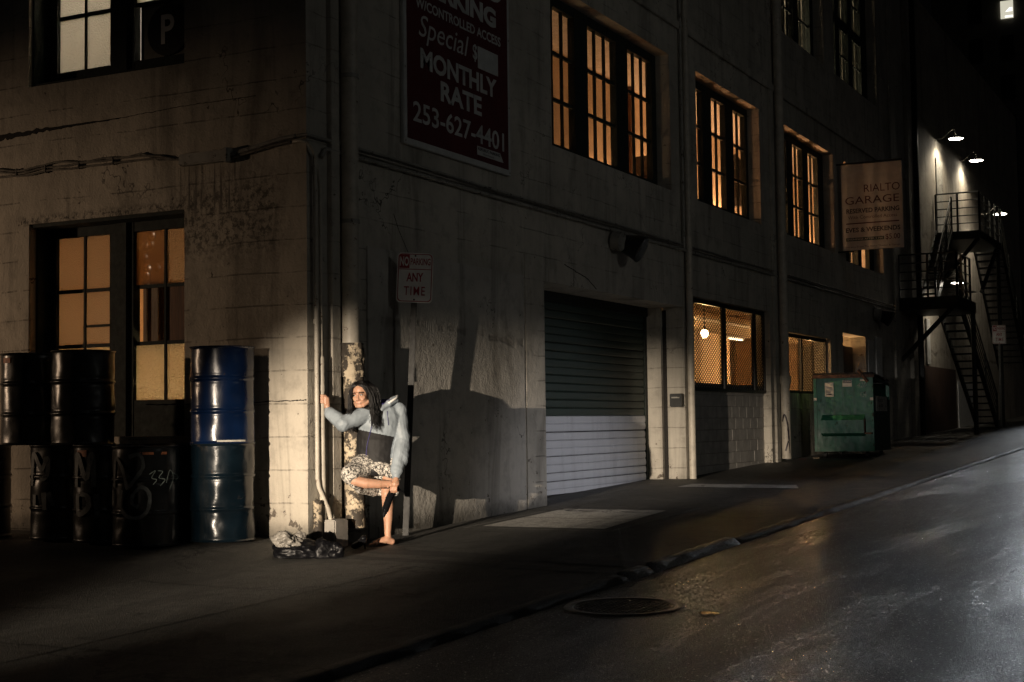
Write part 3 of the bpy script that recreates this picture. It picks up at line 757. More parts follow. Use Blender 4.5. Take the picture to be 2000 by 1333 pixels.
# two corner conduits
gpipe('conduit', [(.065, -.05, 3.50), (.075, -.05, 2.0), (.08, -.05, .50), (.095, -.055, .42), (.19, -.09, .22), (.215, -.10, .12), (.22, -.10, -.1)], .021, M['pipe'])
gpipe('conduit', [(.0, .16, 3.615), (-.035, .10, 3.615), (-.05, .02, 3.61), (-.03, -.045, 3.59), (.03, -.06, 3.52), (.10, -.055, 3.38), (.145, -.05, 3.2), (.15, -.05, 1.6)], .017, M['pipe'])
gpipe('conduit', [(.15, -.05, 1.62), (.155, -.05, .9), (.17, -.05, .1)], .030, M['pipe'])
gpipe('conduit_collar', [(.15, -.05, 1.30), (.15, -.05, 1.36)], .034, M['pipe'])
gpipe('conduit_collar', [(.068, -.05, 1.92), (.068, -.05, 1.96)], .027, M['pipe'])
gpipe('conduit_collar', [(.078, -.05, .30), (.082, -.05, -.05)], .043, M['pipe_peel'])
MB().bevbox((.14, -.20, -.14), (.36, -.02, .12), .012).build('conduit_footing', M['mortar'], GAR)
# horizontal conduits along both facades
def wavy(p, q, amp, n, seed):
    out = []
    for i in range(n+1):
        t_ = i/n; v = Vector(p).lerp(Vector(q), t_); v.z += amp*noise.noise(Vector((t_*9, seed, 0))); out.append(v)
    return out
gpipe('conduit', [(-.03, .10, 3.665), (-.03, -.03, 3.665)]+wavy((.08, -.035, 3.665), (26, -.035, 3.68), .02, 60, 1), .015, M['grey_pipe'], 8)
gpipe('conduit', [(.20, -.03, 3.49), (.26, -.035, 3.575)]+wavy((.32, -.035, 3.58), (26, -.035, 3.60), .012, 60, 5), .022, M['grey_pipe'], 8)
gpipe('cable', wavy((.8, -.02, 3.625), (26, -.02, 3.635), .03, 90, 9), .010, M['cable'], 6)
for k_, (z0_, am) in enumerate(((3.64, .05), (3.60, .045), (3.665, .06))):
    gpipe('cable', wavy((-.02-.008*k_, 6.0, z0_), (-.025, 1.95, z0_+.015), am, 50, 3+k_*7)+[(-.03, 1.72, 3.63-.02*k_), (-.03, 1.45, 3.56+.005*k_)], .011, M['cable'], 6)
gpipe('cable', [(-.03, .86, 3.56), (-.03, .60, 3.60), (-.03, .30, 3.65), (-.03, .10, 3.665)], .022, M['grey_pipe'], 8)
gpipe('cable', [(-.03, .86, 3.53), (-.03, .62, 3.56), (-.03, .36, 3.60), (-.03, .15, 3.615)], .014, M['cable'], 8)
MB().bevbox((-.085, .86, 3.50), (-.002, 1.44, 3.61), .012).build('trunking', M['grey_pipe'], GAR)
MB().bevbox((-.10, .84, 3.485), (-.002, .89, 3.625), .008).build('trunking_end', M['grey_pipe'], GAR)
for y_ in (3.6, 3.2, 2.75, 2.3): MB().bevbox((-.040, y_, 3.60), (-.002, y_+.014, 3.68), .003).build('cable_clip', M['cable'], GAR)
# crack and spalled line on the left facade
def ragged(name, pts, wfun, plane, mat):
    b = MB(); n = 70; up = []; dn = []
    for i in range(n+1):
        t_ = i/n*(len(pts)-1); k = min(int(t_), len(pts)-2); u = pts[k][0]+(pts[k+1][0]-pts[k][0])*(t_-k); z_ = pts[k][1]+(pts[k+1][1]-pts[k][1])*(t_-k)
        w_ = wfun(i/n); a = w_*(1+.9*noise.noise(Vector((i*.45, 1, 0)))); c_ = w_*(1+1.2*noise.noise(Vector((i*.6, 7, 0))))
        z_ += .012*noise.noise(Vector((i*.3, 3, 0)))
        up.append((u, z_+max(a, .001))); dn.append((u, z_-max(c_, .001)))
    P = (lambda u, z_, d: (u, -d, z_)) if plane == 0 else (lambda u, z_, d: (-d, u, z_))
    vs = [P(*p, .004) for p in up]+[P(*p, .004) for p in dn]+[P(*p, -.02) for p in up]+[P(*p, -.02) for p in dn]; m_ = n+1
    fs = []
    for i in range(n): fs += [(i, i+1, m_+i+1, m_+i), (i, i+1, 2*m_+i+1, 2*m_+i), (m_+i, m_+i+1, 3*m_+i+1, 3*m_+i)]
    b.add(vs, fs); return b.build(name, mat, GAR)
ragged('crack', [(4.6, 4.0), (3.88, 4.03), (3.2, 4.055), (2.24, 4.065)], lambda t_: .040*(1-t_)+.004, 1, M['crack'])
ragged('crack', [(2.3, 4.065), (1.4, 4.10), (.57, 4.10)], lambda t_: .0025, 1, M['crack'])
ragged('crack', [(1.9, 1.21), (1.2, 1.20), (.2, 1.215), (.01, 1.22)], lambda t_: .004+.010*max(0, noise.noise(Vector((t_*40, 2, 2)))), 1, M['crack'])
ragged('crack', [(1.52, 3.12), (1.62, 2.96), (1.80, 2.75)], lambda t_: .003, 0, M['crack'])
ragged('crack', [(5.6, 2.98), (6.3, 2.86), (6.6, 2.74)], lambda t_: .005, 0, M['crack'])
# tall pipes between the bays
gpipe('riser_pipe', [(9.97, -.07, 14), (9.97, -.07, .05)], .055, M['pipe'])
gpipe('riser_pipe', [(9.84, -.045, 14), (9.84, -.045, 3.6)], .022, M['grey_pipe'])
gpipe('downpipe', [(14.78, -.11, 14), (14.78, -.11, .28)], .085, M['pipe'], 16)
gpipe('pipe_collar', [(14.78, -.11, 1.63), (14.78, -.11, 1.78)], .108, M['pipe'], 16)
gpipe('pipe_collar', [(14.78, -.11, 4.33), (14.78, -.11, 4.40)], .100, M['pipe'], 16)
MB().bevbox((14.45, -.045, -.2), (14.66, -.001, 7), .006).build('pilaster', M['wall'], GAR)
# graffiti tag running down the downpipe
def ribbon_on_cyl(c, r, pts, w, mat, name, parent, rise=.003):
    "pts=(angle,z) poly-line painted on a cylinder"
    b = MB(); P = []
    for i in range(len(pts)-1):
        p0, p1, p2, p3 = pts[max(0, i-1)], pts[i], pts[i+1], pts[min(len(pts)-1, i+2)]
        for k in range(8):
            t_ = k/8; P.append(tuple(.5*(2*b1+(c1-a1)*t_+(2*a1-5*b1+4*c1-d1)*t_**2+(3*b1-a1-3*c1+d1)*t_**3) for a1, b1, c1, d1 in zip(p0, p1, p2, p3)))
    P.append(pts[-1]); L = []; Rr = []
    for i, (a, z_) in enumerate(P):
        a0, z0_ = P[max(0, i-1)]; a1, z1_ = P[min(len(P)-1, i+1)]
        dx, dz = (a1-a0)*r, z1_-z0_; l = math.hypot(dx, dz) or 1; nx, nz = -dz/l, dx/l
        ww = w*(.8+.35*noise.noise(Vector((i*.4, a, z_))))
        for lst, s in ((L, 1), (Rr, -1)):
            aa = a+s*nx*ww/r; zz_ = z_+s*nz*ww; lst.append((c[0]+(r+rise)*math.cos(aa), c[1]+(r+rise)*math.sin(aa), c[2]+zz_))
    n = len(P); b.add(L+Rr, [(i, i+1, n+i+1, n+i) for i in range(n-1)]); return b.build(name, mat, parent)
ca = math.atan2(-7.64, -25.8)
ribbon_on_cyl((14.78, -.11, 0), .085, [(ca-.8, .95), (ca-.3, 1.08), (ca+.3, .92), (ca+.5, .72), (ca+.6, .60)], .018, M['letter_dark'], 'graffiti', GAR)
ribbon_on_cyl((14.78, -.11, 0), .085, [(ca-.2, .42), (ca+.5, .60), (ca+.7, .38)], .014, M['letter_dark'], 'graffiti', GAR)

# ------------------------------------------------------------------ signs
def rsign(u, v): return None
sg = empty('parking_rate_sign', (1.66, -.02, 3.87), label='large dark red parking sign with white lettering mounted high on the right wall', cat='sign')
SW, SH = 2.40, 2.42
MB().bevbox((0, -.03, 0), (SW, .015, SH), .006).build('border', M['banner_white'], sg)
MB().box((.065, -.034, .065), (SW-.065, -.0295, SH-.065)).build('red_panel', M['sign_red'], sg)
tf = lambda u, v: (u, -.0375, v)
for s_, rc, kw in (('253-627-4401', (.17, .255, 2.22, .475), dict(bold=.015)), ('RATE', (.75, .575, 1.68, .795), dict(bold=.035)), ('MONTHLY', (.33, .845, 2.05, 1.065), dict(bold=.035)),
                   ('Special', (.30, 1.11, 1.39, 1.42), dict(shear=.25)), ('$', (1.48, 1.17, 1.59, 1.37), dict(bold=.02)), ('W/CONTROLLED ACCESS', (.24, 1.475, 2.16, 1.585), dict(bold=.025)),
                   ('PARKING', (.30, 1.66, 2.05, 1.89), dict(bold=.05)), ('RESERVED', (.22, 1.97, 2.19, 2.20), dict(bold=.05))):
    text('lettering', s_, rc, tf, M['banner_white'], sg, **kw)
MB().box((1.60, -.0375, 1.115), (2.09, -.035, 1.365)).build('price_patch', M['banner_white'], sg)
b = MB(); b.add([(1.56, -.037, .125), (2.20, -.037, .125), (2.12, -.037, .225), (1.56, -.037, .225)], [(0, 1, 2, 3)]); b.build('logo_plate', M['banner_white'], sg)
text('lettering', 'REPUBLIC PARKING', (1.58, .178, 2.11, .212), lambda u, v: (u, -.039, v), M['letter_dark'], sg, bold=.02)
text('lettering', 'Northwest', (1.70, .138, 1.96, .163), lambda u, v: (u, -.039, v), M['letter_dark'], sg)
for x_ in (.03, SW-.03):
    for z_ in (.03, .8, 1.6, SH-.03): MB().lathe([(.012, 0), (.009, .006), (.001, .007)], 8).build('bolt', M['grey_pipe'], sg, False, (x_, -.031, z_))
for o in sg.children:
    if o.name.startswith('bolt'): o.rotation_euler = (R(90), 0, 0)

def no_parking(base, top, ang, w, h, label, pole_mat, tilt=(0, 0), pole_r=.028):
    s_ = empty('no_parking_sign', base, ang, label, 'sign', 'no parking signs on posts')
    s_.rotation_euler = (R(tilt[0]), R(tilt[1]), ang)
    L = top-base[2]
    MB().bevbox((-.030, -.012, -.15), (.030, .018, L-.02), .006).build('post', pole_mat, s_)
    z0_ = L-h
    bm_ = MB(); n = 6; rad = .04; vs = []
    for cx, cz, a0 in ((w/2-rad, z0_+h-rad, 0), (-w/2+rad, z0_+h-rad, 90), (-w/2+rad, z0_+rad, 180), (w/2-rad, z0_+rad, 270)):
        for k in range(n+1): q = R(a0+90*k/n); vs.append((cx+rad*math.cos(q), cz+rad*math.sin(q)))
    def plate(sc, ya, yb, nm, mat):
        N_ = len(vs); cz = z0_+h/2; pv = [((x*(1-sc*2/w)), (z_-cz)*(1-sc*2/h)+cz) for x, z_ in vs]
        MB().add([(x, ya, z_) for x, z_ in pv]+[(x, yb, z_) for x, z_ in pv], [tuple(range(N_)), tuple(range(N_, 2*N_))]+[(i, (i+1) % N_, N_+(i+1) % N_, N_+i) for i in range(N_)]).build(nm, mat, s_)
    plate(0, -.018, -.014, 'plate', M['sign_white']); plate(.010, -.0195, -.0182, 'red_line', M['letter_red']); plate(.018, -.021, -.0197, 'face', M['sign_white'])
    k = h/.51; f_ = lambda u, v: (u, -.0225, z0_+v)
    MB().box((-w/2+.022, -.0222, z0_+.352*k), (-w/2+.125*k, -.0212, z0_+.49*k)).build('no_block', M['letter_red'], s_)
    MB().box((-w/2+.02, -.0222, z0_+.338*k), (w/2-.02, -.0212, z0_+.345*k)).build('divider', M['letter_red'], s_)
    text('lettering', 'NO', (-w/2+.028, .372*k, -w/2+.118*k, .47*k), lambda u, v: (u, -.0238, z0_+v), M['sign_white'], s_, bold=.03)
    text('lettering', 'PARKING', (-w/2+.135*k, .385*k, w/2-.028, .455*k), f_, M['letter_red'], s_, bold=.015)
    text('lettering', 'ANY', (-.085*k, .215*k, .085*k, .305*k), f_, M['letter_red'], s_, bold=.02)
    text('lettering', 'TIME', (-.108*k, .075*k, .108*k, .165*k), f_, M['letter_red'], s_, bold=.006, space=1.2)
    for z_ in (z0_+.03, z0_+h-.03): MB().lathe([(.010, 0), (.008, .006), (.001, .007)], 8).build('bolt', M['dark_post'], s_, False, (0, -.021, z_))
    for o in s_.children:
        if o.name.startswith('bolt'): o.rotation_euler = (R(90), 0, 0)
    return s_
no_parking((1.42, -.17, gz(1.4, -.2)), 2.70, R(-62), .36, .50, 'no parking any time sign on a leaning dark post beside the person', M['dark_post'], (0, 2.6))
no_parking((31.9, -1.26, gz(31.9, -1)), 3.58, R(-60), .40, .53, 'small no parking any time sign on a post in front of the far stairs', M['steel'], (0, .4))

# projecting garage sign
rs = empty('projecting_sign', (19.25, -.1, 4.50), label='pale projecting garage sign hanging from the wall with dark lettering', cat='sign')
RW, RH = 1.27, 1.80
MB().bevbox((-.03, -RW, 0), (.03, 0, RH), .006).build('panel', M['banner_white'], rs)
rt = lambda u, v: (-.033, -u, v)
for s_, rc, mt, kw in (('RIALTO', (.48, 1.20, 1.22, 1.36), 'letter_maroon', {}), ('R', (.46, 1.14, .58, 1.36), 'letter_maroon', {}), ('GARAGE', (.08, .96, 1.20, 1.12), 'letter_maroon', {}), ('RESERVED PARKING', (.10, .77, 1.20, .87), 'letter_dark', dict(bold=.03)),
                       ('With Controlled Access', (.13, .65, 1.15, .72), 'letter_maroon', {}), ('EVES & WEEKENDS', (.08, .37, 1.21, .47), 'letter_dark', dict(bold=.03)),
                       ('$5.00', (.90, .17, 1.20, .30), 'letter_maroon', dict(bold=.01)), ('Entrance From The Rialto Theater & Garage', (.07, .04, 1.20, .085), 'letter_dark', {})):
    if s_ == 'R': continue
    text('lettering', s_, rc, rt, M[mt], rs, **kw)
MB().box((-.034, -1.19, .545), (-.0305, -.09, .57)).build('rule', M['letter_maroon'], rs)
MB().box((-.034, -.87, .19), (-.0305, -.08, .26)).build('tint_bar', M['letter_green'], rs)
text('lettering', 'EVENINGS AFTER 5 PM', (.11, .205, .84, .245), lambda u, v: (-.036, -u, v), M['banner_white'], rs, bold=.02)
MB().tube([(0, .12, RH+.03), (0, -RW, RH+.03)], .02, 8).build('bracket', M['black_metal'], rs)
MB().tube([(0, .12, -.02), (0, -.25, -.02)], .015, 8).build('bracket', M['black_metal'], rs)

# old flood lamp above the rolling door
fl = empty('wall_floodlight', (7.35, 0, 3.42), label='unlit dark round floodlight fixed over the rolling door', cat='lamp')
MB().tube([(-.22, -.03, .02), (-.22, -.16, .0)], .13, 20).build('back_box', M['grey_pipe'], fl)
b = MB(); b.tube([(.0, -.04, .02), (.0, -.10, .0), (.02, -.26, -.06), (.03, -.34, -.10)], [.06, .12, .17, .19], 20); smooth_angle(b.build('housing', M['black_metal'], fl))
MB().tube([(.03, -.342, -.101), (.031, -.352, -.106)], [.175, .17], 20).build('lens', M['glass'], fl)
MB().tube([(-.3, -.03, .17), (.35, -.03, .17)], .025, 8).build('conduit', M['grey_pipe'], fl)
fl2 = copy_tree(fl); fl2.location = (22.5, 0, 3.35); fl2['label'] = 'unlit dark floodlight high above the dumpster near the pale panel'

# ------------------------------------------------------------------ drums
def drum_mesh(mat, dent, seed, n=64):
    H_ = .876; prof = []
    def rad(z_):
        r_ = .284
        for hz in (.292, .584): r_ += .013*math.exp(-((z_-hz)/.011)**2)
        for hz in (.262, .322, .554, .614): r_ -= .002*math.exp(-((z_-hz)/.012)**2)
        return r_
    zs_ = [.012+.852*i/96 for i in range(97)]
    pr = [(.282, .0), (.294, .002), (.296, .008), (.290, .014)]+[(rad(z_), z_) for z_ in zs_[1:-1]]+[(.290, H_-.014), (.296, H_-.008), (.294, H_-.001), (.285, H_), (.280, H_-.018), (.02, H_-.018)]
    b = MB().lathe(pr, n); out = []
    for v in b.v:
        a = math.atan2(v.y, v.x); d_ = 0
        if dent:
            d_ = dent*(noise.noise(Vector((math.cos(a)*1.6+seed, math.sin(a)*1.6, v.z*3.2)))+.5*noise.noise(Vector((math.cos(a)*4+seed, math.sin(a)*4, v.z*9))))
            d_ *= sstep(0, .06, v.z)*sstep(H_, H_-.06, v.z)
        s_ = 1+d_/.29 if v.xy.length > .2 else 1
        out.append(Vector((v.x*s_, v.y*s_, v.z)))
    b.v = out
    return b.mesh('drum_body', mat, True)
def drum(loc, mat, label, dent=.006, rot=0, group=None, seed=0):
    o = empty('oil_drum', loc, rot, label, 'oil drum', group)
    me = drum_mesh(mat, dent, seed+loc[1]*3.7)
    bd = bpy.data.objects.new('body', me); COL.objects.link(bd); bd.parent = o; smooth_angle(bd, 50)
    b_ = MB().lathe([(.035, 0), (.035, .012), (.025, .016), (.001, .016)], 14).build('bung', M['drum_rust'], o, False, (.17, .05, .858))
    return o
ZG = -.04; DH = .874
GR = 'oil drums by the left facade'
S1 = drum((-.42, .64, ZG), M['drum_navy'], 'dented faded blue green drum at the bottom of the stack of two', .013, 0, GR, 2)
S2 = drum((-.42, .64, ZG+DH), M['drum_blue'], 'bright blue drum on top of the dented drum near the corner', .004, .4, GR, 5)
D = drum((-.97, 1.06, ZG-.01), M['drum_black'], 'black drum painted with a spiral tag and thin white scribble', .010, 0, GR)
C_ = drum((-.82, 1.66, ZG), M['drum_black'], 'black drum with a painted letter and a square orange label', .010, 0, GR)
B_ = drum((-.70, 2.31, ZG), M['drum_black'], 'black drum with a crown shaped pale spray mark', .010, 0, GR)
A_ = drum((-.75, 3.32, ZG), M['drum_black'], 'leftmost black drum on the ground cut by the picture edge', .004, 0, GR)
E_ = drum((-.32, 1.33, ZG), M['drum_black'], 'plain black drum half hidden behind the spiral tagged one', .004, 0, GR)
U2 = drum((-.72, 2.03, ZG+DH), M['drum_black'], 'upper black drum standing across two drums below the corner window', .010, 1.0, GR)
U1 = drum((-.62, 2.78, ZG+DH), M['drum_black'], 'upper black drum at the far left of the top row', .010, 2.0, GR)
def tagdrum(o, strokes, w=.018, mat='spray'):
    p = o.location; a0 = math.atan2(CAMP.y-p.y, CAMP.x-p.x)
    for s_ in strokes:
        # strokes given as (offset to the right in m as seen from the street, height)
        pts = [(a0+math.asin(max(-.97, min(.97, x/.29))), z_) for x, z_ in s_]
        ribbon_on_cyl((0, 0, 0), .297, pts, w, M[mat], 'graffiti', o, .001)
tagdrum(D, [[(-.26, .52), (-.25, .76), (-.20, .70), (-.15, .50)], [(-.14, .78), (-.05, .80), (-.02, .70), (-.08, .60), (-.14, .52)], [(-.20, .50), (-.21, .36), (-.15, .27), (-.05, .26), (.02, .33), (.03, .46), (-.03, .52), (-.10, .46), (-.11, .38), (-.06, .35)], [(-.27, .50), (-.27, .36)]], .020)
tagdrum(D, [[(.03, .63), (.08, .66), (.05, .60), (.09, .58), (.06, .54)], [(.10, .66), (.14, .65), (.11, .60), (.16, .58), (.12, .53)], [(.17, .55), (.20, .66), (.23, .60), (.20, .50)], [(.22, .64), (.27, .60), (.25, .57)]], .005, 'chalk')
tagdrum(C_, [[(-.25, .50), (-.24, .80), (-.17, .58), (-.12, .80), (-.10, .50)], [(-.24, .44), (-.23, .26), (-.15, .32), (-.16, .42), (-.22, .44)], [(-.08, .44), (-.07, .24)]], .030)
tagdrum(B_, [[(-.26, .50), (-.25, .80), (-.18, .66), (-.13, .76), (-.13, .60), (-.19, .56)], [(-.24, .42), (-.24, .32)], [(-.16, .44), (-.15, .28)], [(-.12, .44), (-.08, .32)]], .026)
tagdrum(A_, [[(.05, .78), (.15, .70), (.22, .76)], [(.08, .60), (.2, .56)], [(.10, .34), (.18, .30)]], .022)
def sticker(o, x0, x1, z0, z1, mat, name='sticker'):
    p = o.location; a0 = math.atan2(CAMP.y-p.y, CAMP.x-p.x)-o.rotation_euler.z; b = MB(); n = 6; vs = []
    for i in range(n+1):
        a = a0+math.asin((x0+(x1-x0)*i/n)/.29)
        for z_ in (z0, z1): vs.append((.2885*math.cos(a), .2885*math.sin(a), z_))
    b.add(vs, [(2*i, 2*i+2, 2*i+3, 2*i+1) for i in range(n)]); b.build(name, mat, o)
sticker(S2, -.05, .20, .012, .032, M['sticker']); sticker(D, -.05, .18, .80, .822, M['sticker_orange']); sticker(C_, -.25, -.17, .77, .83, M['sticker_orange']); sticker(U1, -.26, -.20, .78, .83, M['sticker_orange'])

# ------------------------------------------------------------------ dumpster
dp = empty('dumpster', (15.85, -.35, gz(15.9, -.7)), R(3), 'green steel dumpster with stickers and chalk numbers beside the mesh screens', 'dumpster')
b = MB()   # local: x away along the wall, y towards the wall, end face at x=0, width 1.10 in -y
WD, LN, B0, T0 = 1.08, 1.75, .12, 1.52
b.add([(0, 0, B0), (0, -WD, B0), (LN, -WD, B0), (LN, 0, B0), (0, 0, T0), (0, -WD, T0), (LN, -WD, T0-.12), (LN, 0, T0-.12)], [(0, 1, 5, 4), (3, 2, 6, 7), (0, 3, 2, 1), (0, 4, 7, 3)])
b.build('end_panel', M['dump_green'], dp)
b = MB(); b.add([(0, -WD, B0), (LN, -WD, B0), (LN, -WD, T0-.44), (0, -WD, T0-.34)], [(0, 1, 2, 3)]); b.add([(0, -WD, T0-.06), (LN, -WD, T0-.18), (LN, -WD, T0-.12), (0, -WD, T0)], [(0, 1, 2, 3)])
b.add([(0, -WD, T0-.34), (.06, -WD, T0-.345), (.06, -WD, T0-.06), (0, -WD, T0-.06)], [(0, 1, 2, 3)])
b.build('front_panel', M['dump_dark'], dp)
MB().box((1.1, -WD+.04, T0-.42), (1.12, -.05, T0-.18)).build('inner_rib', M['dump_green'], dp)
MB().bevbox((-.03, -WD-.03, T0-.04), (.02, .02, T0+.02), .006).build('rim', M['rust'], dp)
b = MB(); b.add([(-.02, .02, T0+.02), (-.02, -WD-.02, T0+.02), (LN, -WD-.02, T0-.10), (LN, .02, T0-.10), (.0, .0, T0+.06), (.0, -WD, T0+.06), (LN, -WD, T0-.05), (LN, 0, T0-.05)], [(4, 5, 6, 7), (0, 1, 5, 4), (1, 2, 6, 5), (2, 3, 7, 6), (3, 0, 4, 7)]); b.build('lid', M['lid'], dp)
# fork pocket on the end
b = MB(); y0_, y1_ = -.14, -.93
b.add([(-.001, y0_, .80), (-.001, y1_, .80), (-.16, y1_, .70), (-.16, y0_, .70), (-.16, y0_, .46), (-.16, y1_, .46), (-.001, y0_, .40), (-.001, y1_, .40)], [(0, 1, 2, 3), (3, 2, 5, 4), (4, 5, 7, 6)]); b.build('fork_pocket', M['dump_green'], dp)
MB().box((-.155, y1_-.012, .47), (-.01, y1_-.004, .72)).build('pocket_mouth', M['rust'], dp)
MB().bevbox((-.16, y1_-.14, .44), (-.005, y1_-.01, .47), .004).build('pocket_lip', M['rust'], dp)
for y_ in (-.02, -WD+.02): MB().bevbox((-.03, y_-.03, B0), (.03, y_+.03, T0-.04), .006).build('corner_post', M['dump_green'], dp)
for x_ in (.15, LN-.2):
    for y_ in (-.15, -WD+.15):
        MB().tube([(x_, y_-.03, .055), (x_, y_+.03, .055)], .055, 14).build('caster', M['black_metal'], dp)
MB().tube([(-.06, -.83, T0+.10), (-.05, -1.0, T0-.12)], .03, 8).build('lid_bar', M['rust'], dp)
df = lambda u, v: (-.004, -u, v)
MB().box((-.004, -.36, 1.14), (-.001, -.20, 1.40)).build('sticker', M['sticker'], dp)
for (a, c, e, f, mt) in ((.24, .33, 1.30, 1.31, 'letter_dark'), (.22, .30, 1.255, 1.265, 'letter_dark'), (.22, .31, 1.22, 1.235, 'letter_dark'), (.22, .33, 1.17, 1.195, 'grey_pipe')): MB().box((-.0055, -c, e), (-.0042, -a, f)).build('print', M[mt], dp)
MB().box((-.004, -.70, 1.32), (-.001, -.53, 1.44)).build('sticker', M['sticker'], dp)
MB().box((-.0055, -.695, 1.385), (-.0042, -.535, 1.435)).build('print', M['letter_dark'], dp)
text('lettering', 'CAUTION', (.545, 1.395, .685, 1.425), lambda u, v: (-.0065, -u, v), M['sticker'], dp, bold=.02)
MB().box((-.004, -.93, 1.415), (-.001, -.85, 1.455)).build('sticker', M['sticker'], dp)
text('chalk', '420', (.80, 1.30, .97, 1.39), df, M['chalk'], dp, shear=.3)
text('chalk', '424', (.84, 1.12, .96, 1.22), df, M['chalk'], dp, shear=.1)
MB().box((-.034, -.05, 1.07), (-.031, .01, 1.12)).build('reflector', M['sticker'], dp); MB().box((-.034, -WD-.01, 1.06), (-.031, -WD+.05, 1.11)).build('reflector', M['sticker'], dp)
MB().box((.28, -WD-.006, .86), (1.45, -WD-.002, 1.14)).build('notice', M['grey_pipe'], dp)
text('lettering', 'BLOCK', (.50, 1.03, 1.0, 1.09), lambda u, v: (u, -WD-.008, v), M['letter_dark'], dp, bold=.03)
text('lettering', 'US', (.75, .94, .95, 1.0), lambda u, v: (u, -WD-.008, v), M['letter_dark'], dp, bold=.03)
for (x, y, s_, mt, nm, lb) in ((15.5, -.45, .11, 'litter', 'paper_scrap', 'pale crumpled paper scrap on the ground left of the dumpster'), (15.1, -.32, .13, 'litter_red', 'red_wrapper', 'flat reddish wrapper on the ground near the dumpster'), (15.55, -1.5, .05, 'litter', 'paper_bit', 'tiny pale paper bit at the right foot of the dumpster')):
    b = MB(); n = 9
    for i in range(n):
        for j in range(n):
            b.v.append(Vector((s_*(i/(n-1)-.5), s_*(j/(n-1)-.5), .02+s_*(.30 if 'red' not in nm else .1)*noise.noise(Vector((i*.7, j*.7, s_*90))))))
    b.f = [[i*n+j, i*n+j+1, (i+1)*n+j+1, (i+1)*n+j] for i in range(n-1) for j in range(n-1)]; b.m = [0]*len(b.f)
    o = b.build(nm, M[mt], None, False, (x, y, gz(x, y))); tag(o, lb, 'litter')
lf = empty('dry_leaf', (15.95, -1.12, gz(15.9, -.7)+1.60), label='dry yellow leaf stalk lying on the dumpster lid', cat='leaf')
for k, (dx, dz, q) in enumerate(((0, 0, 20), (.05, .03, -30), (.02, .06, 70))):
    c_, s_ = math.cos(R(q)), math.sin(R(q)); pts = [(0, 0), (.06, .016), (.12, 0), (.06, -.016)]
    MB().add([(.01*i, -(dx+x*c_-z_*s_), dz+x*s_+z_*c_) for i, (x, z_) in enumerate(pts)], [(0, 1, 2, 3)]).build('blade', M['leaf'], lf)

# ------------------------------------------------------------------ building beyond, stairs, lamps
FB = empty('stucco_building', (GX1, 0, 0), label='dark stucco building beyond the garage with lamps and stairs', cat='building')
MB().box((GX1+.25, .0, -.5), (46.0, 12, 12.2)).build('wall', M['far_wall'], FB).matrix_parent_inverse = FB.matrix_world.inverted() if False else Matrix.Translation((-GX1, 0, 0))
def fb(o): o.parent = FB; o.matrix_parent_inverse = Matrix.Translation((-GX1, 0, 0)); return o
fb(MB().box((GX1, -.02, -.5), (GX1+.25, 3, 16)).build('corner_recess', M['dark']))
fb(MB().bevbox((GX1+.32, -.16, -.3), (GX1+.46, -.01, 16), .02).build('downpipe', M['black_metal']))
fb(MB().bevbox((30.05, -.03, 6.1), (30.95, -.002, 8.2), .01).build('door', M['grey_pipe']))
fb(MB().bevbox((32.4, -.03, .4), (35.1, -.001, 2.05), .01).build('pale_panel', M['white_paint']))
fb(MB().box((26.9, -.04, .3), (32.0, -.002, 2.35)).build('boarding', M['wood_wall']))
fb(MB().bevbox((28.0, -.05, 2.4), (28.45, -.002, 3.6), .01).build('pale_panel', M['white_paint']))
def gooseneck(loc, label, lit=True, arm=.55, energy=120, sc=1.0):
    g = empty('gooseneck_lamp', loc, 0, label, 'lamp', 'gooseneck wall lamps')
    pts = [(0, arm, -.02), (0, arm*.72, -.02), (0, arm*.50, .05), (0, arm*.34, .15), (0, arm*.15, .21), (0, .02, .19), (0, 0, .10), (0, 0, .03)]
    MB().tube(pts, .016, 8).build('arm', M['grey_pipe'], g, True)
    smooth_angle(MB().lathe([(.035, .06), (.04, .03), (.09, .0), (.21, -.05), (.215, -.06), (.205, -.055), (.085, -.006), (.03, .02)], 28, cap=False).build('shade', M['white_paint'], g))
    MB().ell((0, 0, -.055), (.19 if lit else .05, .19 if lit else .05, .022)).build('bulb', M['bulb_white'] if lit else M['glass'], g, True)
    if lit: spot('gooseneck_light', (loc[0], loc[1], loc[2]-.10), (loc[0], loc[1]+.25, loc[2]-4), energy, (1, .86, .64), 150, .5, .10)
    return g
gooseneck((30.4, -.52, 8.78), 'lit gooseneck lamp nearer the garage, higher of the two on the far wall', energy=210)
gooseneck((34.1, -.45, 8.75), 'lit gooseneck lamp farther along the far wall, second from the garage', energy=170)
gooseneck((31.2, -.60, 4.55), 'unlit small gooseneck lamp under the upper stair landing', lit=False)
gooseneck((35.0, -.95, 7.2), 'lit lamp glowing behind the upper landing railing', energy=60)
gooseneck((28.6, -.80, 4.60), 'lit lamp shining at the lower landing of the stairs', energy=35)

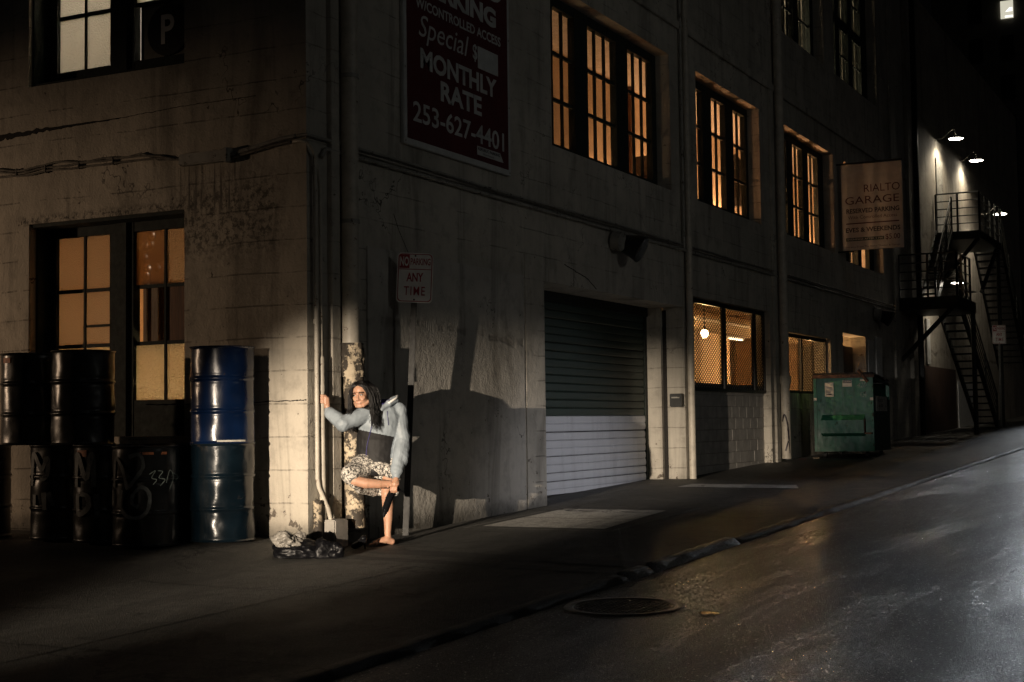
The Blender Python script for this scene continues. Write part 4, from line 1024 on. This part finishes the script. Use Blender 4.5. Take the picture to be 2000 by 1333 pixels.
stw = empty('fire_stairs', (24.6, -.75, 0), label='black steel outside staircase with railed landings on the far wall', cat='stairs')
def sp(o): o.parent = stw; o.matrix_parent_inverse = Matrix.Translation((-24.6, .75, 0)); return o
SM = M['stair_metal']
def landing(x0, x1, y0, y1, z_, th=.22):
    sp(MB().bevbox((x0, y0, z_-th), (x1, y1, z_), .01).build('landing', SM))
def rail(p, q, h=1.05, nb=5, nposts=2, tip=.02):
    p, q = Vector(p), Vector(q)
    for k in range(nposts+1):
        a = p.lerp(q, k/nposts); sp(MB().box((a.x-.025, a.y-.025, a.z), (a.x+.025, a.y+.025, a.z+h)).build('rail_post', SM))
    for k in range(1, nb+1):
        z_ = h*k/nb; sp(MB().tube([p+Vector((0, 0, z_)), q+Vector((0, 0, z_))], .022 if k == nb else .016, 6).build('rail_bar', SM))
def flight(x0, z0_, x1, z1_, y0, y1, rails=True):
    n = max(4, int(abs(z1_-z0_)/.18))
    for i in range(n):
        t_ = (i+.5)/n; x, z_ = x0+(x1-x0)*t_, z0_+(z1_-z0_)*t_
        sp(MB().box((x-.14, y0, z_-.02), (x+.14, y1, z_+.02)).build('tread', SM))
    for y_ in (y0, y1):
        b = MB(); a = Vector((x0, y_, z0_)); c_ = Vector((x1, y_, z1_))
        b.add([a+Vector((0, -.02, -.18)), c_+Vector((0, -.02, -.18)), c_+Vector((0, -.02, .10)), a+Vector((0, -.02, .10)), a+Vector((0, .02, -.18)), c_+Vector((0, .02, -.18)), c_+Vector((0, .02, .10)), a+Vector((0, .02, .10))], [(0, 1, 2, 3), (4, 5, 6, 7), (0, 1, 5, 4), (3, 2, 6, 7), (0, 3, 7, 4), (1, 2, 6, 5)])
        sp(b.build('stringer', SM))
    if rails: rail((x0, y0, z0_), (x1, y0, z1_), .95, 5, 3)
landing(29.7, 33.2, -1.22, -.02, 6.05); rail((29.7, -.05, 6.05), (29.7, -1.2, 6.05)); rail((29.7, -1.2, 6.05), (33.2, -1.2, 6.05), nposts=4)
landing(24.75, 27.2, -1.45, -.02, 3.90, .30); rail((24.8, -.05, 3.9), (24.8, -1.42, 3.9)); rail((24.8, -1.42, 3.9), (26.6, -1.42, 3.9), nposts=3)
flight(27.2, 3.9, 29.7, 6.05, -.46, -.05)
flight(27.2, 3.9, 32.6, .72, -1.06, -.50)
flight(33.2, 6.05, 37.2, 2.6, -1.22, -.45)
b = MB(); b.tube([(24.9, -1.3, 3.65), (24.9, -.05, 2.4)], .06, 6); sp(b.build('brace', SM)); sp(MB().tube([(29.8, -1.15, 5.85), (29.8, -.05, 4.6)], .06, 6).build('brace', SM)); sp(MB().tube([(32.8, -1.15, 5.85), (30.0, -1.15, 4.4)], .06, 6).build('brace', SM))
for x_, y_, z_ in ((27.0, -1.40, 3.7), (33.0, -1.15, 5.9)): sp(MB().tube([(x_, y_, z_), (x_, y_, gz(x_, -1)-.05)], .06, 8).build('column', SM))
# tower far behind at the right with lit and dark windows
TW = empty('tower_block', (62, 0, 0), label='tall dark tower far at the right with one lit window', cat='building')
def tp(o): o.parent = TW; o.matrix_parent_inverse = Matrix.Translation((-62, 0, 0)); return o
tp(MB().box((62, -8.5, -.5), (76, 6, 60)).build('wall', M['tower']))
M['lit_pane'] = emit('lit_window', (1, .95, .76), .62); M['lit_bright'] = emit('lit_window_lamp', (1, .97, .88), 1.4)
for k in range(22):
    z_ = 20.25-1.94*9+1.94*k
    for j in range(5):
        y0_ = 2.70-1.45*(j-1)
        lit = (j == 1 and k == 9)
        wq = tp(MB().box((61.90, y0_-.58, z_), (61.995, y0_, z_+(1.1 if not lit else .85))).build('window', M['lit_pane'] if lit else M['black_metal']))
        if lit:
            tp(MB().box((61.88, y0_-.57, z_+.02), (61.899, y0_-.2, z_+.12)).build('window_lamp', M['lit_bright'])); tp(MB().add([(61.88, y0_-.56, z_+.30), (61.88, y0_-.22, z_+.30), (61.88, y0_-.42, z_+.50), (61.88, y0_-.56, z_+.50)], [(0, 1, 2, 3)]).build('window_lamp', M['lit_bright']))

# ------------------------------------------------------------------ person
def remesh(mb, vox, name, mats, parent, smooth_it=4, disp=None, fac=.5):
    o = mb.build('tmp', mats, None, True)
    md = o.modifiers.new('r', 'REMESH'); md.mode = 'VOXEL'; md.voxel_size = vox
    sm = o.modifiers.new('s', 'SMOOTH'); sm.iterations = smooth_it; sm.factor = fac
    dg = bpy.context.evaluated_depsgraph_get(); me = bpy.data.meshes.new_from_object(o.evaluated_get(dg))
    bpy.data.objects.remove(o)
    if disp:
        nr = [v.normal.copy() for v in me.vertices]
        for v, n_ in zip(me.vertices, nr): v.co += n_*disp(v.co)
    me.materials.clear()
    for m_ in (mats if isinstance(mats, (list, tuple)) else [mats]): me.materials.append(m_)
    for p in me.polygons: p.use_smooth = True; p.material_index = 0
    o = bpy.data.objects.new(name, me); COL.objects.link(o); o.parent = parent
    return o
def loft(mb, rings, n=28):
    vs = []
    for cx, cy, cz, rx, ry, ro in rings:
        c_, s_ = math.cos(R(ro)), math.sin(R(ro))
        for k in range(n):
            q = 2*math.pi*k/n; x, y = rx*math.cos(q), ry*math.sin(q); vs.append((cx+x*c_-y*s_, cy+x*s_+y*c_, cz))
    m_ = len(rings)
    mb.add(vs, [(i*n+k, i*n+(k+1) % n, (i+1)*n+(k+1) % n, (i+1)*n+k) for i in range(m_-1) for k in range(n)]+[tuple(range(n))[::-1], tuple((m_-1)*n+k for k in range(n))])
    return mb
t = NT('skin'); tc = t.n('TexCoord').outputs['Object']
c = t.mix(t.ramp(t.noise(9, 4, .65, vec=tc), .3, .7), (.40,.215,.135), (.52,.30,.20)); t.bump(t.noise(90, 2, vec=tc), .12, .004)
M['skin'] = t.fin(c, .48, **{'Subsurface Weight': .12, 'Subsurface Scale': .02})
def cloth(name, col, rough=.55):
    t = NT(name); tc = t.n('TexCoord').outputs['Object']
    f = t.noise(7, 4, .65, vec=t.vec((1, 1, .6), src=tc)); c = t.mix(t.ramp(f, .3, .7), tuple(v*.78 for v in col), tuple(v*1.15 for v in col))
    t.bump(t.noise(16, 4, .6, vec=t.vec((1, 1, .45), src=tc), dist=.8), .28, .02); return t.fin(c, rough)
M['jacket_blue'] = cloth('jacket_light_blue', (.25,.29,.325)); M['jacket_black'] = cloth('jacket_black', (.005,.0045,.005), .7); M['jacket_purple'] = cloth('jacket_lining', (.035,.03,.14))
M['hair'] = simple('dark_wig_hair', (.005,.004,.004), .52, var=.3, scale=20, bump=.3, bscale=90)
t = NT('skirt_print'); tc = t.n('TexCoord').outputs['Object']
f = t.noise(26, 5, .7, vec=tc, dist=2.6); c = t.mix(t.ramp(f, .47, .53), (.018,.016,.015), (.60,.56,.50)); t.bump(t.noise(11, 3, vec=tc, dist=1), .4, .02); M['skirt'] = t.fin(c, .8)
M['eye_white'] = simple('eye_white', (.55,.50,.46), .25, var=.05, bump=0); M['iris'] = simple('iris_dark', (.012,.008,.006), .15, bump=0); M['lip'] = simple('lip', (.26,.10,.08), .45, bump=0)

PX, PY = .54, -.45
PER = empty('person', (PX, PY, gz(PX, PY)), R(-62.9), 'person in light blue and black jacket leaning on the corner pipes, pulling on a shoe', 'person')
V = Vector
Hc = V((-.160, -.235, 1.398)); F_ = V((-.27, -.95, -.10)).normalized(); S_ = V((0, 0, 1)).cross(F_).normalized(); U_ = F_.cross(S_).normalized()
roll = R(4); S_, U_ = S_*math.cos(roll)+U_*math.sin(roll), U_*math.cos(roll)-S_*math.sin(roll)
hp = lambda a, b_, c_: Hc+S_*a+F_*b_+U_*c_
HR = Matrix((S_, F_, U_)).transposed()
b = MB()
b.ell(hp(0, -.018, .030), (.076, .096, .092), HR, 28); b.ell(hp(0, .022, -.030), (.064, .070, .084), HR, 24); b.ell(hp(0, .032, -.078), (.050, .046, .038), HR, 20)
b.cap(hp(-.012, .068, -.100), hp(.012, .068, -.100), .018, .018)
b.cap(hp(0, .088, .012), hp(0, .104, -.034), .0085, .0130); b.cap(hp(-.012, .094, -.040), hp(.012, .094, -.040), .009, .009)
for s_ in (-1, 1):
    b.cap(hp(s_*.010, .088, .020), hp(s_*.044, .074, .024), .0095, .009); b.cap(hp(s_*.044, .058, -.026), hp(s_*.038, .066, -.036), .020, .018)
    b.ell(hp(s_*.077, -.010, -.010), (.010, .020, .032), HR, 12)
    b.cap(hp(s_*.060, .010, -.070), hp(s_*.032, .055, -.098), .020, .018)
b.cap(hp(-.017, .082, -.0665), hp(.017, .082, -.0665), .0068, .0068); b.cap(hp(-.014, .081, -.079), hp(.014, .081, -.079), .0075, .0075)
# neck and trunk
b.chain([hp(0, -.035, -.04), V((-.06, -.14, 1.30)), V((-.02, -.10, 1.24))], [.055, .056, .075])
loft(b, [(.02, .10, .78, .15, .11, 0), (.01, .11, .90, .155, .115, 0), (-.01, .05, 1.02, .14, .105, 0), (.0, -.03, 1.14, .155, .11, 10), (.02, -.08, 1.24, .15, .09, 15), (.0, -.10, 1.29, .09, .07, 15)])
# arms inside the sleeves
ARM_L = [V((.165, -.04, 1.245)), V((.205, -.05, .985)), V((.155, -.165, .695)), V((.150, -.178, .650))]
ARM_R = [V((-.115, -.13, 1.225)), V((-.325, -.245, 1.135)), V((-.445, -.185, 1.225)), V((-.468, -.178, 1.255))]
b.chain(ARM_L, [.055, .042, .030, .028]); b.chain(ARM_R, [.055, .042, .030, .028])
b.cap(ARM_L[0], V((0, -.08, 1.24)), .055, .08); b.cap(ARM_R[0], V((0, -.08, 1.22)), .055, .08)
# left hand closing on the shoe
b.chain([ARM_L[3], V((.150, -.205, .610)), V((.142, -.228, .578))], [.026, .031, .030]); b.cap(V((.165, -.208, .600)), V((.168, -.228, .572)), .018, .017)
for k in range(4):
    dx = .017*k
    b.chain([V((.118+dx, -.236, .575)), V((.108+dx, -.262, .548)), V((.106+dx, -.268, .520)), V((.112+dx, -.256, .500+.004*abs(k-1.5)))], [.0105, .0098, .0092, .008], 10)
b.chain([V((.128, -.205, .612)), V((.098, -.222, .590)), V((.082, -.240, .566)), V((.082, -.252, .548))], [.014, .0115, .0105, .009], 10)
# right hand round the pipe
ax, ay = -.531, -.161
b.chain([ARM_R[3], V((ax+.050, ay-.012, 1.298)), V((ax+.046, ay-.012, 1.360))], [.027, .029, .030]); b.cap(V((ax+.040, ay-.026, 1.318)), V((ax+.040, ay-.026, 1.375)), .018, .018)
for k in range(4):
    zz_ = 1.392-.0225*k; pts = []
    for q in (25, 65, 105, 145, 185+(-12 if k in (0, 3) else 8)):
        rr_ = .041; pts.append(V((ax+rr_*math.cos(R(q)), ay-rr_*math.sin(R(q)), zz_+.006*math.sin(R(q)))))
    b.chain(pts, [.0110, .0102, .0098, .0092, .0080], 10)
b.chain([V((ax+.045, ay+.012, 1.325)), V((ax+.040, ay+.034, 1.360)), V((ax+.022, ay+.042, 1.395)), V((ax+.008, ay+.041, 1.415))], [.0145, .0125, .011, .009], 10)
# legs
b.chain([V((.06, .10, .84)), V((.060, .035, .62)), V((.050, -.010, .53)), V((.048, -.006, .47)), V((.055, .026, .37)), V((.056, .030, .24)), V((.052, .026, .115)), V((.055, .028, .075))], [.095, .074, .060, .054, .057, .045, .033, .034])
b.chain([V((.086, .040, .034)), V((.040, .016, .052)), V((-.015, -.008, .040)), V((-.062, -.032, .026))], [.033, .037, .033, .024]); b.cap(V((-.052, -.058, .022)), V((-.070, -.012, .022)), .020, .019)
for k, (a_, l_) in enumerate(((0, .032), (1, .030), (2, .027), (3, .024), (4, .019))):
    p = V((-.074+.006*k, -.062+.0145*k, .017)); b.cap(p, p+V((-l_, -.012, -.003)), .0125 if k == 0 else .0095, .011 if k == 0 else .008, 10)
b.chain([V((-.05, .08, .86)), V((-.17, -.09, .76)), V((-.270, -.250, .648)), V((-.215, -.255, .612)), V((-.120, -.250, .588)), V((.0, -.238, .578)), V((.095, -.222, .578))], [.095, .082, .060, .050, .052, .042, .033])
b.chain([V((.095, -.222, .578)), V((.135, -.205, .552)), V((.10, -.235, .47)), V((.062, -.262, .37)), V((.048, -.270, .31))], [.033, .031, .032, .028, .016])
body = remesh(b, .0048, 'body', M['skin'], PER, 3)
# face details
for s_ in (-1, 1):
    MB().ell(hp(s_*.030, .0745, .0015), (.0125, .0125, .0095), HR, 14).build('eye', M['eye_white'], PER, True)
    MB().ell(hp(s_*.030-.0030, .0855, .0012), (.0052, .003, .0055), HR, 10).build('iris', M['iris'], PER, True)
    MB().tube([hp(s_*.014, .0985, .020), hp(s_*.028, .0935, .026), hp(s_*.046, .082, .023), hp(s_*.052, .076, .018)], [.0042, .0048, .0038, .002], 8).build('eyebrow', M['hair'], PER, True)
    MB().tube([hp(s_*.017, .0835, .004), hp(s_*.030, .0885, .0095), hp(s_*.044, .080, .005)], [.0018, .0024, .0018], 6).build('eyelid', M['hair'], PER, True)
MB().tube([hp(-.021, .0845, -.0725), hp(0, .0900, -.0715), hp(.021, .0845, -.0725)], [.0018, .003, .0018], 8).build('mouth', M['lip'], PER, True)
# hair: cap plus many wavy locks
random.seed(11)
b = MB(); b.ell(hp(0, -.034, .042), (.089, .096, .090), HR, 24); b.ell(hp(0, -.080, -.060), (.100, .060, .140), HR, 20)
for k in range(640):
    s_ = -1 if k % 2 else 1; u_ = random.random(); b0 = .060-.17*u_
    out_ = random.uniform(-.004, .060); L_ = random.uniform(.17, .36)
    ph = random.uniform(0, 6.28); amp = random.uniform(.008, .030); fq = random.uniform(5, 10)
    side = .083+out_*(.4+.6*u_); fb_ = b0*.80
    ctrl = [(s_*.004-.012, b0*.9, .126-.25*max(0, abs(b0+.02)-.05)), (s_*.045, b0*.98+.004, .113-.3*max(0, b0-.02)+.006*random.random()), (s_*(side-.010), fb_+.004*math.sin(ph), .045), (s_*(side+.004+.006*math.sin(ph*3)), fb_-.006, -.02), (s_*(side+.008+.010*math.sin(ph*2)), fb_-.004+.012*random.random(), -.08)]
    steps = 10
    for q in range(1, steps+1):
        tt = q/steps; ctrl.append((s_*(side+.010+.014*tt)+amp*(.3+.7*tt)*math.sin(ph+tt*fq), fb_+.020*tt+amp*(.3+.7*tt)*math.cos(ph*1.7+tt*fq), -.08-L_*.72*tt+.020*tt*math.sin(ph*2+9*tt)))
    pts = [hp(*c_) for c_ in ctrl]; n_ = len(pts); r0 = random.uniform(.0022, .0058)
    b.tube(pts, [r0*(.8 if i == 0 else 1)*(1 if i < n_*.6 else max(.12, 1-(i-n_*.6)/(n_*.4))) for i in range(n_)], 5, True, 0, (1, .6))
for k in range(70):     # fringe and loose strands
    a0_ = random.uniform(-.03, .03); s_ = random.choice((-1, 1)); e = random.uniform(.060, .082)
    pts = [hp(a0_, .050, .114), hp(a0_+s_*.024, .078, .097), hp(s_*e*.80, .072, .070), hp(s_*(e+.006), .050, .025), hp(s_*(e+.014), .036, -.04)]
    b.tube(pts, [.003, .0042, .004, .0035, .0012], 6, True, 0, (1, .6))
hair = b.build('hair', M['hair'], PER, True)
# jacket
b = MB()
loft(b, [(-.035, .005, .655, .165, .140, 8), (-.038, .010, .69, .190, .165, 8), (-.036, .022, .86, .200, .165, 8), (-.025, .010, .98, .205, .165, 8), (-.005, -.035, 1.10, .205, .160, 12), (.015, -.070, 1.20, .195, .140, 16), (.010, -.085, 1.27, .15, .110, 18), (-.010, -.10, 1.32, .09, .08, 18)])
b.chain(ARM_L[:3], [.084, .072, .060]); b.cap(ARM_L[2], ARM_L[3], .056, .040); b.chain(ARM_R[:3], [.082, .076, .060]); b.cap(ARM_R[2], ARM_R[3], .052, .038)
b.cap(ARM_L[0], ARM_R[0], .082, .078); b.cap(V((.20, -.03, 1.02)), V((.195, -.10, .80)), .078, .074)
hood = [V((.105, -.02, 1.325)), V((.135, -.08, 1.350)), (V((.085, -.16, 1.315))), V((.02, -.20, 1.265))]
b.chain(hood, [.036, .038, .032, .022]); b.chain([V((.105, -.02, 1.325)), V((.03, .02, 1.325)), V((-.08, -.04, 1.315)), V((-.12, -.12, 1.275))], [.036, .038, .034, .022])
def wr(co):
    n1 = noise.noise(V((co.x*7+co.z*5, co.y*7, co.z*13+co.x*7))); n2 = noise.noise(V((co.x*17+5, co.y*17, co.z*8-co.x*9)))
    return .011*(.35-abs(n1))+.003*(.3-abs(n2))
jk = remesh(b, .0065, 'jacket', [M['jacket_blue'], M['jacket_black'], M['jacket_purple']], PER, 3, wr)
def segd(p, pts, rad):
    best = 9
    for (a, c_, ra, rb) in zip(pts[:-1], pts[1:], rad[:-1], rad[1:]):
        d = c_-a; t_ = max(0, min(1, (p-a).dot(d)/d.length_squared)); best = min(best, (p-a-d*t_).length-(ra+(rb-ra)*t_))
    return best
me = jk.data
for p in me.polygons:
    co = p.center; dl = segd(co, ARM_L[:3]+[ARM_L[3]], [.088, .080, .066, .045]); dr_ = segd(co, ARM_R, [.082, .076, .060, .04])
    if min(dl, dr_) > .012 and co.z < 1.035-.22*co.x: p.material_index = 1
    if co.z > 1.27 and (co-V((.0, -.10, 1.36))).length < .105: p.material_index = 2
from mathutils.bvhtree import BVHTree
bv = BVHTree.FromPolygons([v.co for v in me.vertices], [list(p.vertices) for p in me.polygons])
zp = []
for k in range(16):
    z_ = 1.235-.50*k/15; x_ = -.055-.006*k+.03*math.sin(k*.5)*.3
    h = bv.ray_cast(V((x_, -2, z_)), V((0, 1, 0)))
    if h[0] is not None: zp.append(h[0]+V((0, -.002, 0)))
if len(zp) > 3: MB().tube(zp, .0042, 6).build('zip', M['jacket_purple'], jk, True)
for x0_, x1_ in ((.075, .085), (.02, .015)):
    pts = []
    for k in range(6):
        z_ = 1.245-.13*k/5; h = bv.ray_cast(V((x0_+(x1_-x0_)*k/5, -2, z_)), V((0, 1, 0)))
        if h[0] is not None: pts.append(h[0]+V((0, -.004, 0)))
    if len(pts) > 2: MB().tube(pts, .003, 6).build('drawstring', M['jacket_purple'], jk, True)
MB().tube([V((.045, .03, 1.345)), V((.115, .0, 1.372)), V((.165, -.06, 1.385)), V((.150, -.13, 1.362)), V((.085, -.19, 1.318))], .010, 8).build('hood_edge', M['sign_white'], jk, True)
# skirt
b = MB()
loft(b, [(.02, .09, .46, .135, .075, -10), (.02, .09, .60, .155, .10, -10), (.01, .085, .72, .175, .13, 0), (-.01, .08, .84, .175, .135, 0), (-.01, .07, .90, .16, .12, 0)])
b.chain([V((-.04, .06, .80)), V((-.17, -.09, .735)), V((-.262, -.235, .672))], [.135, .118, .092]); b.chain([V((-.262, -.235, .672)), V((-.215, -.215, .590)), V((-.195, -.17, .520))], [.088, .062, .030]); b.chain([V((-.195, -.17, .520)), V((-.08, .02, .50))], [.030, .05])
b.chain([V((.10, .0, .79)), V((.165, -.10, .70))], [.11, .055])
b.chain([V((-.05, -.08, .74)), V((.12, -.14, .675))], [.10, .05])
sk = remesh(b, .0065, 'skirt', M['skirt'], PER, 4, lambda co: .008*noise.noise(V((co.x*12, co.y*12, co.z*6)))+.004*noise.noise(V((co.x*30, co.y*30, co.z*14))))
# shoes
def pump(name, pts, rad, spike, label, loc, rot):
    b = MB().chain([V(p) for p in pts], rad, 16)
    o = empty(name, loc, 0, label, 'shoe'); o.rotation_euler = rot
    remesh(b, .005, 'upper', M['patent'], o, 4)
    MB().tube([V(p) for p in spike[0]], spike[1], 10).build('heel', M['patent'], o, True)
    return o
pump('high_heel_shoe', [(.040, -.279, .285), (.058, -.268, .35), (.092, -.242, .45), (.135, -.212, .535), (.138, -.205, .56)], [.013, .035, .037, .037, .032], ([(.155, -.205, .535), (.19, -.198, .515), (.235, -.19, .490)], [.022, .011, .006]),
     'glossy black high heel on the lifted foot held by the hand', (PX, PY, gz(PX, PY)), (0, 0, R(-62.9)))
pump('high_heel_shoe', [(-.10, 0, .018), (-.05, .0, .030), (.02, 0, .055), (.075, 0, .10)], [.012, .034, .034, .032], ([(.085, 0, .095), (.092, 0, .05), (.098, 0, .0)], [.022, .010, .006]),
     'glossy black high heel standing on the ground between the bag and the bare foot', (.22, -.40, gz(.2, -.42)), (0, 0, R(-110)))
# rubbish bag with a white carrier bag on top
def lump(name, mat, c, r, seed, amp, parent, sub=4, fl=.0):
    bm = bmesh.new(); bmesh.ops.create_icosphere(bm, subdivisions=sub, radius=1)
    for v in bm.verts:
        p = v.co.copy(); d = 1+amp*(noise.noise(p*1.3+V((seed, 0, 0)))+.7*(.4-abs(noise.noise(p*2.7+V((0, seed, 0)))))*1.2+.35*(.4-abs(noise.noise(p*6+V((0, 0, seed))))))
        v.co = V((p.x*r[0]*d, p.y*r[1]*d, max(p.z*r[2]*d, -r[2]*.55)))
    me = bpy.data.meshes.new(name); bm.to_mesh(me); bm.free(); me.materials.append(mat)
    for p in me.polygons: p.use_smooth = True
    o = bpy.data.objects.new(name, me); COL.objects.link(o); o.parent = parent; o.location = c; return o
rb = empty('rubbish_bag', (-.50, -.24, gz(-.4, -.36)), R(-62), 'slumped black rubbish bag on the ground at the building corner', 'bag')
lump('bag_body', M['bag'], (0, 0, .055), (.22, .15, .10), 3, .22, rb, 5)
lump('bag_neck', M['bag'], (.24, -.06, .05), (.10, .07, .10), 9, .5, rb, 4)
lump('bag_flap', M['bag'], (.34, -.10, .04), (.07, .05, .085), 14, .5, rb, 4)
wb = empty('carrier_bag', (-.60, -.20, gz(-.4, -.3)+.14), R(-40), 'crumpled pale plastic bag lying on the black rubbish bag', 'bag')
lump('bag_body', M['white_bag'], (0, 0, 0), (.11, .10, .075), 21, .5, wb, 5)
lump('bag_handle', M['white_bag'], (.11, .03, .03), (.05, .04, .045), 31, .5, wb, 4)
